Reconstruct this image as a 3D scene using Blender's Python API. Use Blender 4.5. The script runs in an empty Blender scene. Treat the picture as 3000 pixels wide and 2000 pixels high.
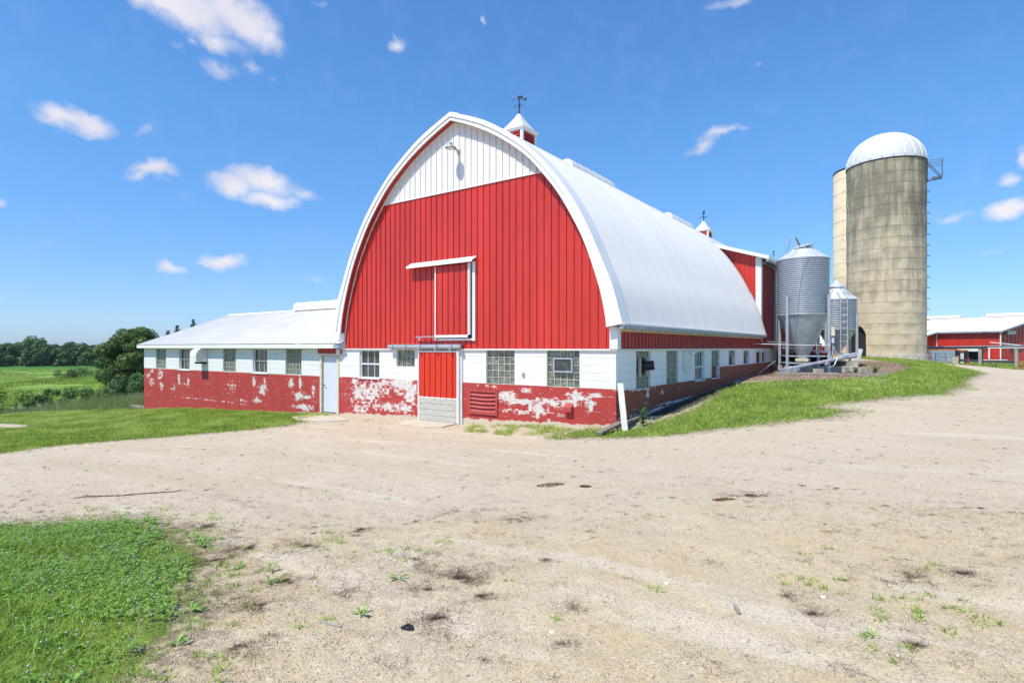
import bpy, math, random
import numpy as np
from mathutils import Vector, Matrix
random.seed(7); RNG=np.random.default_rng(11)
SC=bpy.context.scene; COL=SC.collection
# ------------------------------------------------------------------ camera
CAMX,CAMY,CAMZ=6.115,-12.961,1.999
HEAD=math.radians(35.554)
FW=np.array([-math.sin(HEAD),math.cos(HEAD)]); RT=np.array([math.cos(HEAD),math.sin(HEAD)])
cd=bpy.data.cameras.new('camera'); cam=bpy.data.objects.new('camera',cd); COL.objects.link(cam)
cam.location=(CAMX,CAMY,CAMZ); cam.rotation_euler=(math.radians(90),0,HEAD)
cd.sensor_width=36; cd.lens=20.148; cd.shift_y=0.006; cd.clip_start=.05; cd.clip_end=9000
SC.camera=cam
SC.view_settings.view_transform='Standard'; SC.view_settings.look='None'
SC.view_settings.exposure=0.2; SC.view_settings.gamma=1
# ------------------------------------------------------------------ sun and sky
SUN=Vector((-.15,-1,1.62)).normalized()
sl=bpy.data.lights.new('sun','SUN'); sl.energy=4.7; sl.angle=math.radians(.5); sl.color=(1,.925,.80)
so=bpy.data.objects.new('sun',sl); COL.objects.link(so); so.rotation_euler=(-SUN).to_track_quat('-Z','Y').to_euler()
so.location=(0,-30,40)
w=bpy.data.worlds.new('World'); SC.world=w; w.use_nodes=True
WN=w.node_tree.nodes; WL=w.node_tree.links; WN.clear()
def wn(t,**k):
    n=WN.new(t)
    for a,b in k.items(): setattr(n,a,b)
    return n
wo=wn('ShaderNodeOutputWorld'); bg=wn('ShaderNodeBackground'); bg.inputs[1].default_value=.12
sky=wn('ShaderNodeTexSky',sky_type='NISHITA',sun_disc=False,sun_elevation=math.asin(SUN.z),sun_rotation=math.radians(188.5))
sky.altitude=200; sky.air_density=1.0; sky.dust_density=.35; sky.ozone_density=2.6
CLOUDS=[(1.1309,0.4744,0.0693,0.0347,-10,1.1),(1.0652,0.4757,0.0717,0.0382,-18,1.1),(1.1665,0.4781,0.0497,0.0226,0,1.0),(1.0307,0.4604,0.0416,0.0245,-10,0.9),(1.0939,0.4443,0.0526,0.0168,-20,0.7),(1.1309,0.4375,0.0122,0.0085,0,0.5),(1.0892,0.41,0.0341,0.0156,-5,0.5),(1.0456,0.4155,0.0248,0.0139,-10,0.5),(1.0206,0.4034,0.0141,0.0111,0,0.38),(1.1489,0.4242,0.0188,0.0103,-30,0.32),(1.2831,0.3061,0.0425,0.0179,-8,1.0),(1.2567,0.3019,0.0366,0.0183,5,1.0),(1.2977,0.3007,0.0266,0.0089,0,0.7),(1.1963,0.3108,0.019,0.0067,20,0.35),(1.1815,0.2593,0.0366,0.0132,8,1.0),(1.2005,0.2488,0.0241,0.0068,10,0.7),(1.1708,0.2476,0.0148,0.0059,0,0.4),(1.0748,0.2479,0.0389,0.0233,-5,1.0),(1.0307,0.2579,0.0581,0.0238,-8,1.0),(1.0206,0.2332,0.0534,0.0149,0,0.9),(0.969,0.2431,0.0326,0.0136,-20,0.6),(1.0868,0.1333,0.0395,0.0142,4,1.0),(1.108,0.1272,0.0209,0.0073,0,0.7),(1.159,0.1201,0.0234,0.0112,-5,0.85),(0.9505,0.1139,0.0213,0.0084,0,0.42),(1.0456,0.5026,0.0285,0.0067,0,0.3),(0.9478,0.5178,0.0221,0.0069,0,0.35),(0.8203,0.4755,0.0156,0.0125,0,0.8),(0.826,0.486,0.0062,0.0103,0,0.4),(0.6723,0.517,0.0052,0.0083,0,0.55),(0.2986,0.3218,0.0375,0.0129,28,0.62),(0.272,0.3356,0.0396,0.0106,14,0.7),(0.2357,0.3386,0.0208,0.0052,10,0.4),(0.2357,0.512,0.0674,0.0087,0,0.6),(0.2079,0.4279,0.0119,0.006,0,0.35),(-0.0884,0.1772,0.0334,0.0151,8,0.95),(-0.102,0.1846,0.022,0.0132,0,0.9),(-0.0935,0.2226,0.0184,0.0097,-5,0.75),(-0.107,0.2433,0.0095,0.013,0,0.8),(-0.0365,0.1755,0.0232,0.0074,12,0.5),(1.3464,0.1875,0.0105,0.0074,0,0.65),(1.3225,0.1033,0.0136,0.0045,0,0.25),(1.2959,0.0996,0.0102,0.0042,0,0.25),(1.3447,0.0615,0.0134,0.0053,0,0.3),(-0.0745,0.1265,0.0272,0.0064,0,0.28),(0.6205,0.1699,0.0235,0.0059,0,0.2),(0.066,0.4413,0.0114,0.0046,0,0.25)]

def wmath(op,a,b=None,clamp=False):
    n=wn('ShaderNodeMath',operation=op,use_clamp=clamp)
    for i,v in enumerate((a,b)):
        if v is None: continue
        if isinstance(v,(int,float)): n.inputs[i].default_value=v
        else: WL.new(v,n.inputs[i])
    return n.outputs[0]
tc=wn('ShaderNodeTexCoord')
nz=wn('ShaderNodeTexNoise'); nz.inputs['Scale'].default_value=22; nz.inputs['Detail'].default_value=3; nz.inputs['Roughness'].default_value=.6
WL.new(tc.outputs['Generated'],nz.inputs['Vector'])
sub=wn('ShaderNodeVectorMath',operation='SUBTRACT'); WL.new(nz.outputs['Color'],sub.inputs[0]); sub.inputs[1].default_value=(.5,.5,.5)
scl=wn('ShaderNodeVectorMath',operation='SCALE'); WL.new(sub.outputs[0],scl.inputs[0]); scl.inputs['Scale'].default_value=.035
warp=wn('ShaderNodeVectorMath',operation='ADD'); WL.new(tc.outputs['Generated'],warp.inputs[0]); WL.new(scl.outputs[0],warp.inputs[1])
acc=None
for az,el,hw,hh,tilt,s in CLOUDS:
    c=Vector((-math.sin(az)*math.cos(el),math.cos(az)*math.cos(el),math.sin(el)))
    M=Matrix.Rotation(az,3,'Z')@Matrix.Rotation(el,3,'X')@Matrix.Rotation(-math.radians(tilt),3,'Y')
    mp=wn('ShaderNodeMapping',vector_type='TEXTURE'); mp.inputs['Location'].default_value=c
    mp.inputs['Rotation'].default_value=M.to_euler(); mp.inputs['Scale'].default_value=(hw*1.2,.6,hh*1.2)
    WL.new(warp.outputs[0],mp.inputs['Vector'])
    ln=wn('ShaderNodeVectorMath',operation='LENGTH'); WL.new(mp.outputs[0],ln.inputs[0])
    q=wmath('SUBTRACT',1.0,ln.outputs['Value'],True); q=wmath('MULTIPLY',q,s)
    if acc is None: acc=q
    else:
        acc=wmath('SMOOTH_MAX',acc,q); acc.node.inputs[2].default_value=.12
def wfbm(scale,detail,rough,dist=0):
    n=wn('ShaderNodeTexNoise'); n.inputs['Scale'].default_value=scale; n.inputs['Detail'].default_value=detail
    n.inputs['Roughness'].default_value=rough; n.inputs['Distortion'].default_value=dist
    WL.new(tc.outputs['Generated'],n.inputs['Vector']); return n.outputs['Fac']
f1=wfbm(26,9,.62,.3)
dens=wmath('ADD',wmath('MULTIPLY',acc,1.55),wmath('MULTIPLY',wmath('SUBTRACT',f1,.5),1.15))
mr=wn('ShaderNodeMapRange',interpolation_type='SMOOTHSTEP'); WL.new(dens,mr.inputs['Value'])
mr.inputs['From Min'].default_value=.08; mr.inputs['From Max'].default_value=1.38
gate=wn('ShaderNodeMapRange'); WL.new(acc,gate.inputs['Value']); gate.inputs['From Min'].default_value=.02; gate.inputs['From Max'].default_value=.2
fac=wmath('MULTIPLY',mr.outputs[0],gate.outputs[0],True)
f2=wfbm(9,5,.55)
cr=wn('ShaderNodeMixRGB'); cr.inputs[1].default_value=(5.2,5.3,6.3,1); cr.inputs[2].default_value=(6.9,6.75,7.0,1)
WL.new(wmath('MULTIPLY',wmath('SUBTRACT',f2,.3),2.2,True),cr.inputs[0])
tint=wn('ShaderNodeMixRGB',blend_type='MULTIPLY'); tint.inputs[0].default_value=1; WL.new(sky.outputs[0],tint.inputs[1]); 
sz=wn('ShaderNodeSeparateXYZ'); WL.new(tc.outputs['Generated'],sz.inputs[0]); tr_=wn('ShaderNodeValToRGB'); WL.new(sz.outputs['Z'],tr_.inputs[0])
_e=tr_.color_ramp; _e.elements[0].position=0; _e.elements[0].color=(.64,.83,1.26,1); _e.elements[1].position=.35; _e.elements[1].color=(.70,1.17,1.5,1)
for _p,_c in ((.12,(.63,.90,1.24,1)),(.6,(.72,1.22,1.7,1))): _q=_e.elements.new(_p); _q.color=_c
WL.new(tr_.outputs[0],tint.inputs[2])
mx=wn('ShaderNodeMixRGB'); WL.new(fac,mx.inputs[0]); WL.new(tint.outputs[0],mx.inputs[1]); WL.new(cr.outputs[0],mx.inputs[2])
WL.new(mx.outputs[0],bg.inputs[0]); WL.new(bg.outputs[0],wo.inputs[0])
# ------------------------------------------------------------------ helpers
def at(lat,dep,z=0.):
    """a place given by metres to the right and metres ahead of the photographer's spot"""
    p=np.array([CAMX,CAMY])+FW*dep+RT*lat; return (float(p[0]),float(p[1]),z)
def mat(name,col,rough=.6,metal=0.,var=.12,vscale=3.,bump=0.,bscale=30.,col2=None,stretch=(1,1,1),spec=.5,detail=6,coat=0):
    m=bpy.data.materials.new(name); m.use_nodes=True; N=m.node_tree.nodes; L=m.node_tree.links
    b=N['Principled BSDF']; b.inputs['Roughness'].default_value=rough; b.inputs['Metallic'].default_value=metal
    b.inputs['Specular IOR Level'].default_value=spec
    tcn=N.new('ShaderNodeNewGeometry'); mp=N.new('ShaderNodeMapping'); mp.inputs['Scale'].default_value=stretch
    L.new(tcn.outputs['Position'],mp.inputs[0])
    n=N.new('ShaderNodeTexNoise'); n.inputs['Scale'].default_value=vscale; n.inputs['Detail'].default_value=detail; n.inputs['Roughness'].default_value=.62
    L.new(mp.outputs[0],n.inputs['Vector'])
    r=N.new('ShaderNodeMapRange'); r.inputs['From Min'].default_value=.3; r.inputs['From Max'].default_value=.7; L.new(n.outputs['Fac'],r.inputs['Value'])
    x=N.new('ShaderNodeMixRGB'); L.new(r.outputs[0],x.inputs[0])
    c2=col2 if col2 else tuple(c*(1-2*var) for c in col)
    c1=col if col2 else tuple(min(1,c*(1+var)) for c in col)
    x.inputs[1].default_value=(*c2,1); x.inputs[2].default_value=(*c1,1); L.new(x.outputs[0],b.inputs['Base Color'])
    if bump:
        n2=N.new('ShaderNodeTexNoise'); n2.inputs['Scale'].default_value=bscale; n2.inputs['Detail'].default_value=4; L.new(mp.outputs[0],n2.inputs['Vector'])
        bp=N.new('ShaderNodeBump'); bp.inputs['Strength'].default_value=min(1,bump); bp.inputs['Distance'].default_value=.02; L.new(n2.outputs['Fac'],bp.inputs['Height']); L.new(bp.outputs[0],b.inputs['Normal'])
    return m
def tag(o,label=None,cat=None,group=None,kind=None):
    for k,v in (('label',label),('category',cat),('group',group),('kind',kind)):
        if v: o[k]=v
    return o
def thing(name,loc,label,cat,group=None):
    o=bpy.data.objects.new(name,None); COL.objects.link(o); o.location=loc; o.empty_display_size=.3
    return tag(o,label,cat,group)
def rootloc(p):
    while p is not None and p.parent is not None: p=p.parent
    return Vector(p.location) if p is not None else Vector((0,0,0))
def finish(me,name,m,parent,smooth,loc=None):
    for mm in (m if isinstance(m,(list,tuple)) else [m]): me.materials.append(mm)
    o=bpy.data.objects.new(name,me); COL.objects.link(o)
    if parent is not None: o.parent=parent
    elif loc is not None: o.location=loc
    if smooth: me.shade_smooth()
    return o
SPLIT={'corner_trim','open_sash_gap','duct_batten','window_sill','door_jamb','lid_lever','white_trim','white_arms','upright','wall_rungs','wall_bolts'}
class MB:
    def __init__(s): s.v=[];s.f=[];s.mi=[];s.k=0
    def add(s,vs,fs):
        n=len(s.v); s.v+=[tuple(map(float,p)) for p in vs]; s.f+=[tuple(n+i for i in f) for f in fs]; s.mi+=[s.k]*len(fs); return s
    def box(s,x0,y0,z0,x1,y1,z1):
        if x0>x1:x0,x1=x1,x0
        if y0>y1:y0,y1=y1,y0
        if z0>z1:z0,z1=z1,z0
        return s.add([(x0,y0,z0),(x1,y0,z0),(x1,y1,z0),(x0,y1,z0),(x0,y0,z1),(x1,y0,z1),(x1,y1,z1),(x0,y1,z1)],
          [(3,2,1,0),(4,5,6,7),(0,1,5,4),(1,2,6,5),(2,3,7,6),(3,0,4,7)])
    def bar(s,a,b,w,h,up=(0,0,1)):
        a=Vector(a);b=Vector(b);d=(b-a).normalized();u=Vector(up)
        if abs(d.dot(u))>.98: u=Vector((0,1,0))
        r=d.cross(u).normalized()*w/2;t=r.cross(d).normalized()*h/2
        vs=[p+i*r+j*t for p in(a,b) for i,j in((-1,-1),(1,-1),(1,1),(-1,1))]
        return s.add(vs,[(0,1,2,3),(7,6,5,4),(0,4,5,1),(1,5,6,2),(2,6,7,3),(3,7,4,0)])
    def tube(s,pts,r,n=8,cap=True):
        pts=[Vector(p) for p in pts]; R=r if isinstance(r,(list,tuple)) else [r]*len(pts); vs=[];fs=[]
        pr=None
        for i,p in enumerate(pts):
            d=(pts[min(i+1,len(pts)-1)]-pts[max(i-1,0)]).normalized()
            if pr is None: pr=d.orthogonal().normalized()
            else: pr=(pr-d*pr.dot(d)).normalized()
            q=d.cross(pr)
            vs+=[p+(pr*math.cos(6.28319*k/n)+q*math.sin(6.28319*k/n))*R[i] for k in range(n)]
        for i in range(len(pts)-1):
            for k in range(n): fs.append((i*n+k,i*n+(k+1)%n,(i+1)*n+(k+1)%n,(i+1)*n+k))
        if cap: fs.append(tuple(range(n))[::-1]); fs.append(tuple((len(pts)-1)*n+k for k in range(n)))
        return s.add(vs,fs)
    def lathe(s,prof,c,n=48,a0=0,a1=2*math.pi):
        full=abs(a1-a0-2*math.pi)<1e-6; m=n if full else n+1; vs=[];fs=[]
        for r,z in prof:
            for k in range(m):
                a=a0+(a1-a0)*k/n; vs.append((c[0]+r*math.cos(a),c[1]+r*math.sin(a),c[2]+z))
        for i in range(len(prof)-1):
            for k in range(n):
                k2=(k+1)%m; fs.append((i*m+k,i*m+k2,(i+1)*m+k2,(i+1)*m+k))
        return s.add(vs,fs)
    def prism(s,poly,fn,d0,d1):
        """poly of 2D points, fn(u,v,d)->xyz"""
        n=len(poly); vs=[fn(u,v,d0) for u,v in poly]+[fn(u,v,d1) for u,v in poly]
        return s.add(vs,[tuple(range(n))[::-1],tuple(range(n,2*n))]+[(i,(i+1)%n,n+(i+1)%n,n+i) for i in range(n)])
    def islands(s):
        par=list(range(len(s.v)))
        def fd(a):
            while par[a]!=a: par[a]=par[par[a]]; a=par[a]
            return a
        for f in s.f:
            for q in f[1:]: par[fd(q)]=fd(f[0])
        out={}
        for f in s.f: out.setdefault(fd(f[0]),[]).append(f)
        res=[]
        for fs in out.values():
            ids=sorted({i for f in fs for i in f}); mp={i:k for k,i in enumerate(ids)}; b=MB(); b.v=[s.v[i] for i in ids]; b.f=[tuple(mp[i] for i in f) for f in fs]; b.mi=[0]*len(fs); res.append(b)
        return res
    def build(s,name,m,parent=None,smooth=False,loc=None):
        if name in SPLIT and parent is not None:
            bs=s.islands()
            if len(bs)>1: return [b._build(name,m,parent,smooth) for b in bs][0]
        return s._build(name,m,parent,smooth,loc)
    def _build(s,name,m,parent=None,smooth=False,loc=None):
        L=rootloc(parent) if parent is not None else Vector(loc or (0,0,0))
        me=bpy.data.meshes.new(name); me.from_pydata([(x-L.x,y-L.y,z-L.z) for x,y,z in s.v],[],s.f); me.update()
        o=finish(me,name,m,parent,smooth,loc)
        if any(s.mi): me.polygons.foreach_set('material_index',s.mi)
        return o
def npmesh(name,V,F,m,parent=None,attr=None,smooth=False,loc=None):
    V=np.asarray(V,np.float32).reshape(-1,3); F=np.asarray(F,np.int32); k=F.shape[1]
    L=np.array(rootloc(parent) if parent is not None else (loc or (0,0,0)),np.float32)
    me=bpy.data.meshes.new(name); me.vertices.add(len(V)); me.vertices.foreach_set('co',(V-L).ravel())
    me.loops.add(F.size); me.loops.foreach_set('vertex_index',F.ravel())
    me.polygons.add(len(F)); me.polygons.foreach_set('loop_start',np.arange(0,F.size,k,dtype=np.int32))
    if attr is not None:
        for an,av in attr.items():
            a=me.attributes.new(an,'FLOAT','POINT'); a.data.foreach_set('value',np.asarray(av,np.float32))
    me.update(calc_edges=True); me.validate()
    return finish(me,name,m,parent,smooth,loc)
def copy_tree(o,parent=None):
    c=o.copy(); COL.objects.link(c)
    if parent is not None: c.parent=parent
    for ch in list(o.children): copy_tree(ch,c)
    return c
def vnoise(x,y,s,seed=0):
    """smooth value noise 0..1"""
    x=np.asarray(x)*s+1000.3*seed; y=np.asarray(y)*s-777.7*seed
    xi=np.floor(x).astype(np.int64); yi=np.floor(y).astype(np.int64); fx=x-xi; fy=y-yi
    fx=fx*fx*(3-2*fx); fy=fy*fy*(3-2*fy)
    def h(a,b):
        n=(a*374761393+b*668265263+seed*974711)&0xffffffff; n=((n^(n>>13))*1274126177)&0xffffffff; return ((n^(n>>16))&0xffff)/65535.
    return (h(xi,yi)*(1-fx)+h(xi+1,yi)*fx)*(1-fy)+(h(xi,yi+1)*(1-fx)+h(xi+1,yi+1)*fx)*fy
def fbm(x,y,s,seed=0,o=4):
    t=0;a=.5;n=0
    for i in range(o): t=t+a*vnoise(x,y,s*2**i,seed+i);n+=a;a*=.55
    return t/n
# ------------------------------------------------------------------ lie of the land
CP=[(0,0,0),(-3,0,-.12),(-5,-.2,-.27),(-6.7,-.2,-.28),(-8.5,0,-.34),(-10.7,0,-.38),(-11.9,0,-.43),(-16.3,0,-.62),(-22.4,0,-.87),(-26.4,0,-1.19),
(0,.5,.04),(0,2.55,.22),(0,4.6,.34),(0,6.6,.44),(0,8.9,.54),(0,14.4,.76),(0,16.9,.82),(.9,2,.22),(1.3,5,.5),(1.4,8,.68),(1.5,12,.86),(3,9,.8),(2.2,4,.48),(1.5,0,.08),(3,0,.2),(5,3,.42),(8,8,.55),
(1.5,16.5,.84),(2.8,17.5,.86),(1.5,20,.95),(4,22,1.05),(4,28,1.2),(4.5,34,1.3),(8,34,.88),(2,42,1.3),(9,26,.72),(14,20,.45),(14,27,.5),(17,30,.45),(20,30,.4),(22,24,.35),
(8.25,43.9,.66),(9.66,41.2,.63),(11.3,37.4,.52),(12.5,37,.5),(25,45,.4),(10,50,.5),(10,70,.35),(25,70,.3),(40,60,.2),(10,10,.5),(16,5,.45),(24,10,.4),
(6,-13,.42),(9,-14,.45),(3,-14,.35),(6,-10,.36),(10,-8,.42),(14,-8,.45),(1,-9,.12),(-2,-11,.08),(-1,-5,-.02),(3,-5,.15),(6,-4,.28),(-5,-4,-.22),(-5,-9,-.15),(-10,-4,-.42),(-14,-8.5,-.62),(-12,-14,-.4),(-20,-4,-.85),(-26,-5,-1.15),(-24,-12,-.95),(6,-25,.5),(20,-20,.5),
(-22.4,-4.6,-1.02),(-24.6,-1.9,-1.12),(-27,1.5,-1.22),(-28.5,-6,-1.2),(-31,-3.5,-1.4),(-31,1.5,-1.5),(-31,5,-1.9),(-36,-2,-2.3),(-36,8,-2.7),(-42,-6,-2.7),(-45,5,-3.1),(-32,14,-2.9),(-20,14,-1.6),(-10,20,-.2),(-20,30,-2.2),(-50,20,-3.2),(-60,-15,-3),(-35,-20,-1.6),(-80,30,-3.2),(-60,50,-3.4),(-100,0,-3),(-60,-50,-2),(-130,60,-2.6),(-80,110,-2.6),(-150,-20,-2.6),
(0,100,-2),(60,100,-2),(100,0,-1),(0,-100,0),(100,-100,0),(-150,150,-2.5),(-300,100,-3),(-100,300,-3),(150,250,-3),(300,0,-2),(0,-300,-2)]
CP=np.array(CP,float)
def ker(d2): return np.sqrt(d2+1.5**2)
_P=CP[:,:2];_d=((_P[:,None]-_P[None])**2).sum(-1)
_A=np.zeros((len(CP)+1,)*2);_A[:-1,:-1]=ker(_d);_A[-1,:-1]=1;_A[:-1,-1]=1
_W=np.linalg.solve(_A,np.append(CP[:,2],0))
def gz(x,y):
    x=np.asarray(x,float);y=np.asarray(y,float);o=np.full(x.shape,_W[-1])
    for (px,py),w in zip(_P,_W[:-1]): o=o+w*ker((x-px)**2+(y-py)**2)
    r=np.hypot(x,y);k=np.clip((r-260)/300,0,1)
    return np.clip(o,-4,2)*(1-k)+(-3)*k

# ground zones (outlines of grass, mulch and crop, metres)
LAWN=[(-1.84,-11.17),(-1.62,-10.79),(-.96,-10.28),(-.27,-10.23),(.49,-10.30),(1.05,-10.50),(1.62,-10.83),(2.1,-11.12),(2.45,-11.38),(2.8,-11.7),(3.1,-14.5),(-4,-17),(-5,-12.5)]
LEFT=[(-60,-31),(-22,-13.5),(-11.67,-8.96),(-12.15,-7.48),(-11.11,-6.11),(-10.46,-4.4),(-9.75,-2.6),(-10.9,-.9),(-11.3,.3),(-8,20),(-2,58),(0,3000),(-4000,3000),(-4000,-800)]
BANK=[(-.9,-.7),(-.7,-1.7),(.57,-1.15),(1.61,-.53),(2.54,.33),(3.46,1.39),(4.35,2.17),(4.7,3.3),(3.9,3.6),(4.25,4.4),(4.99,5.29),(5.76,6.85),(6.62,8.15),(7.18,11.4),(7.48,15.7),(8.5,22.5),(8.3,26.5),(7.4,29),(6.8,33.2),(2,33.4),(4.3,27.5),(5.5,22.5),(5.0,18),(4.2,12.6),(3.05,10.4),(1.9,9.9),(.3,9.6),(.55,7.6),(1.0,4.4),(1.0,2.6),(.75,1.2),(.35,.1)]
FAR=[(6.6,47),(8.4,43),(11.2,38.5),(14,37.5),(24,40),(60,60),(80,400),(1200,3000),(0,3000),(-2,60),(3,46)]
RIGHT=[(24,20),(22,6),(24,-14),(60,-60),(4000,-800),(3000,3000),(1200,3000),(80,400),(60,60),(30,36)]
MULCH=[(.1,17),(.1,10.4),(1.9,9.8),(3.1,10.2),(4.3,12.3),(5.1,17.8),(5.7,22.4),(5.1,26.6),(3.4,28.2),(0,29),(-1,20)]
def inside(x,y,P):
    x=np.asarray(x);y=np.asarray(y);c=np.zeros(x.shape,bool);n=len(P)
    for i in range(n):
        x0,y0=P[i];x1,y1=P[i-1]
        if y0==y1: continue
        c^=((y0>y)!=(y1>y))&(x<(x1-x0)*(y-y0)/(y1-y0)+x0)
    return c
def sdf(x,y,P):
    x=np.asarray(x,float);y=np.asarray(y,float);d=np.full(x.shape,1e9);n=len(P)
    for i in range(n):
        ax,ay=P[i-1];bx,by=P[i];dx,dy=bx-ax,by-ay
        t=np.clip(((x-ax)*dx+(y-ay)*dy)/(dx*dx+dy*dy+1e-9),0,1)
        d=np.minimum(d,np.hypot(x-ax-t*dx,y-ay-t*dy))
    return np.where(inside(x,y,P),d,-d)
def grass_d(x,y):
    g=sdf(x,y,LAWN)
    for P in (LEFT,BANK,FAR,RIGHT): g=np.maximum(g,sdf(x,y,P))
    path=1.0-np.hypot((x+22.6)/2.0,(y+6.3)/.5)          # bare patch in the left grass
    p2=.9-np.hypot(((x-5.6)*.55-(y-29.6)*.83)/3.2,((x-5.6)*.83+(y-29.6)*.55)/.7)
    g=np.where(p2>0,-p2,g)
    return np.where(path>0,-path,g)
# ------------------------------------------------------------------ ground
def ground_material():
    m=bpy.data.materials.new('ground'); m.use_nodes=True; N=m.node_tree.nodes; L=m.node_tree.links
    b=N['Principled BSDF']; b.inputs['Roughness'].default_value=.95; b.inputs['Specular IOR Level'].default_value=.15
    g=N.new('ShaderNodeNewGeometry')
    def noise(s,d=5,r=.6,mapv=None):
        n=N.new('ShaderNodeTexNoise'); n.inputs['Scale'].default_value=s; n.inputs['Detail'].default_value=d; n.inputs['Roughness'].default_value=r
        L.new(mapv or g.outputs['Position'],n.inputs['Vector']); return n.outputs['Fac']
    def ramp(v,a,c,lo=0,hi=1):
        r=N.new('ShaderNodeMapRange'); r.interpolation_type='SMOOTHSTEP'; L.new(v,r.inputs['Value'])
        for k,x in (('From Min',a),('From Max',c),('To Min',lo),('To Max',hi)): r.inputs[k].default_value=x
        return r.outputs[0]
    def mix(f,a,c,bt='MIX'):
        x=N.new('ShaderNodeMixRGB'); x.blend_type=bt
        for i,v in enumerate((f,a,c)):
            if isinstance(v,(int,float)): x.inputs[i].default_value=v
            elif isinstance(v,tuple): x.inputs[i].default_value=(*v,1)
            else: L.new(v,x.inputs[i])
        return x.outputs[0]
    def mth(op,a,c=None,cl=False):
        n=N.new('ShaderNodeMath'); n.operation=op; n.use_clamp=cl
        for i,v in enumerate((a,c)):
            if v is None: continue
            if isinstance(v,(int,float)): n.inputs[i].default_value=v
            else: L.new(v,n.inputs[i])
        return n.outputs[0]
    def at_(n):
        a=N.new('ShaderNodeAttribute'); a.attribute_name=n; return a.outputs['Fac']
    # gravel: sandy fines with pale and grey stones
    road=mix(ramp(noise(.55,6,.65),.35,.65),(.63,.545,.39),(.67,.595,.445)); yard=mix(ramp(noise(1.1,6,.65),.35,.65),(.64,.51,.295),(.68,.57,.37)); sand=mix(ramp(mth('ADD',at_('yard'),mth('MULTIPLY',mth('SUBTRACT',noise(.6,6,.7),.5),1.2)),.3,.7),road,yard)
    sand=mix(ramp(noise(2.3,6,.7),.42,.62,0,.5),sand,(.66,.58,.44))
    sand=mix(ramp(noise(30,6,.8),.42,.66,0,.45),sand,(.40,.31,.21))
    def vor(s):
        v=N.new('ShaderNodeTexVoronoi'); v.inputs['Scale'].default_value=s; L.new(g.outputs['Position'],v.inputs['Vector']); return v
    v1=vor(62); v2=vor(135)
    st1=mth('MULTIPLY',ramp(v1.outputs['Distance'],.34,.22),ramp(noise(4,4),.4,.6,.35,1))
    sep=N.new('ShaderNodeSeparateColor'); L.new(v1.outputs['Color'],sep.inputs[0])
    sc=N.new('ShaderNodeValToRGB'); e=sc.color_ramp; e.interpolation='CONSTANT'
    e.elements[0].position=0; e.elements[0].color=(.58,.47,.34,1); e.elements[1].position=.3; e.elements[1].color=(.68,.60,.50,1)
    for p,c in ((.5,(.44,.33,.23,1)),(.62,(.36,.35,.36,1)),(.74,(.80,.75,.68,1)),(.88,(.50,.37,.22,1))):
        q=e.elements.new(p); q.color=c
    L.new(sep.outputs[0],sc.inputs[0])
    gr=mix(mth('MULTIPLY',st1,ramp(sep.outputs[1],.2,.3,0,.9)),sand,sc.outputs[0])
    gr=mix(ramp(v2.outputs['Distance'],.30,.55,0,.28),gr,(.33,.25,.17))
    mpt=N.new('ShaderNodeMapping'); mpt.inputs['Rotation'].default_value=(0,0,-.60); mpt.inputs['Scale'].default_value=(.10,1.0,1); L.new(g.outputs['Position'],mpt.inputs[0])
    gr=mix(ramp(noise(1.3,5,.6,mpt.outputs[0]),.50,.62,0,.30),gr,(.47,.37,.25)); gr=mix(ramp(noise(2.1,4,.6,mpt.outputs[0]),.56,.68,0,.35),gr,(.72,.66,.54))
    v3=vor(21); sp3=N.new('ShaderNodeSeparateColor'); L.new(v3.outputs['Color'],sp3.inputs[0])
    pb=mth('MULTIPLY',ramp(v3.outputs['Distance'],.36,.26),ramp(sp3.outputs[0],.66,.72))
    gr=mix(mth('MULTIPLY',pb,.45),gr,mix(ramp(sp3.outputs[1],.45,.55),(.36,.28,.19),(.74,.67,.55)))
    gr=mix(ramp(noise(16,8,.88),.55,.68,0,.65),gr,(.36,.27,.17))
    gr=mix(ramp(noise(9,7,.85),.30,.44,.45,0),gr,(.70,.63,.50))
    # darker organic litter where dead weeds lie
    lit=mth('MULTIPLY',at_('litter'),ramp(noise(9,8,.85),.50,.62,0,.40))
    gr=mix(lit,gr,(.34,.26,.19))
    gr=mix(mth('MULTIPLY',at_('litter'),ramp(noise(26,8,.9),.54,.62,0,.9)),gr,(.16,.115,.085))
    # soil below grass and rough field colours
    gcol=mix(ramp(noise(1.1,5),.35,.65),(.12,.19,.03),(.19,.27,.045))
    gcol=mix(ramp(noise(14,5,.7),.45,.7,0,.6),gcol,(.07,.12,.02))
    fld=mix(ramp(noise(.09,6,.65),.35,.62),(.15,.29,.045),(.22,.37,.06))
    fld=mix(ramp(noise(.07,7,.7),.52,.72,0,.6),fld,(.22,.17,.07))
    fld=mix(ramp(noise(.8,7,.8),.48,.66,0,.6),fld,(.08,.14,.03)); fld=mix(ramp(noise(.35,7,.8),.5,.66,0,.55),fld,(.20,.19,.08)); fld=mix(mth('MULTIPLY',at_('ditch'),ramp(noise(.25,7,.75),.40,.58)),fld,(.17,.115,.06))
    fld=mix(ramp(noise(.16,7,.75),.56,.72,0,.4),fld,(.20,.27,.30))
    gcol=mix(at_('field'),gcol,fld)
    gcol=mix(at_('crop'),gcol,mix(ramp(noise(.3,6,.7),.3,.7),(.05,.15,.025),(.08,.20,.035)))
    gd=mth('ADD',at_('grass'),mth('MULTIPLY',mth('SUBTRACT',noise(5,6,.7),.5),1.1))
    col=mix(ramp(gd,-.12,.12),gr,gcol)
    # trampled brown edge
    col=mix(mth('MULTIPLY',mth('MULTIPLY',ramp(gd,-.55,-.05),ramp(gd,.25,.0)),ramp(noise(11,5,.7),.4,.6,0,.8)),col,(.17,.125,.085))
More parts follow.
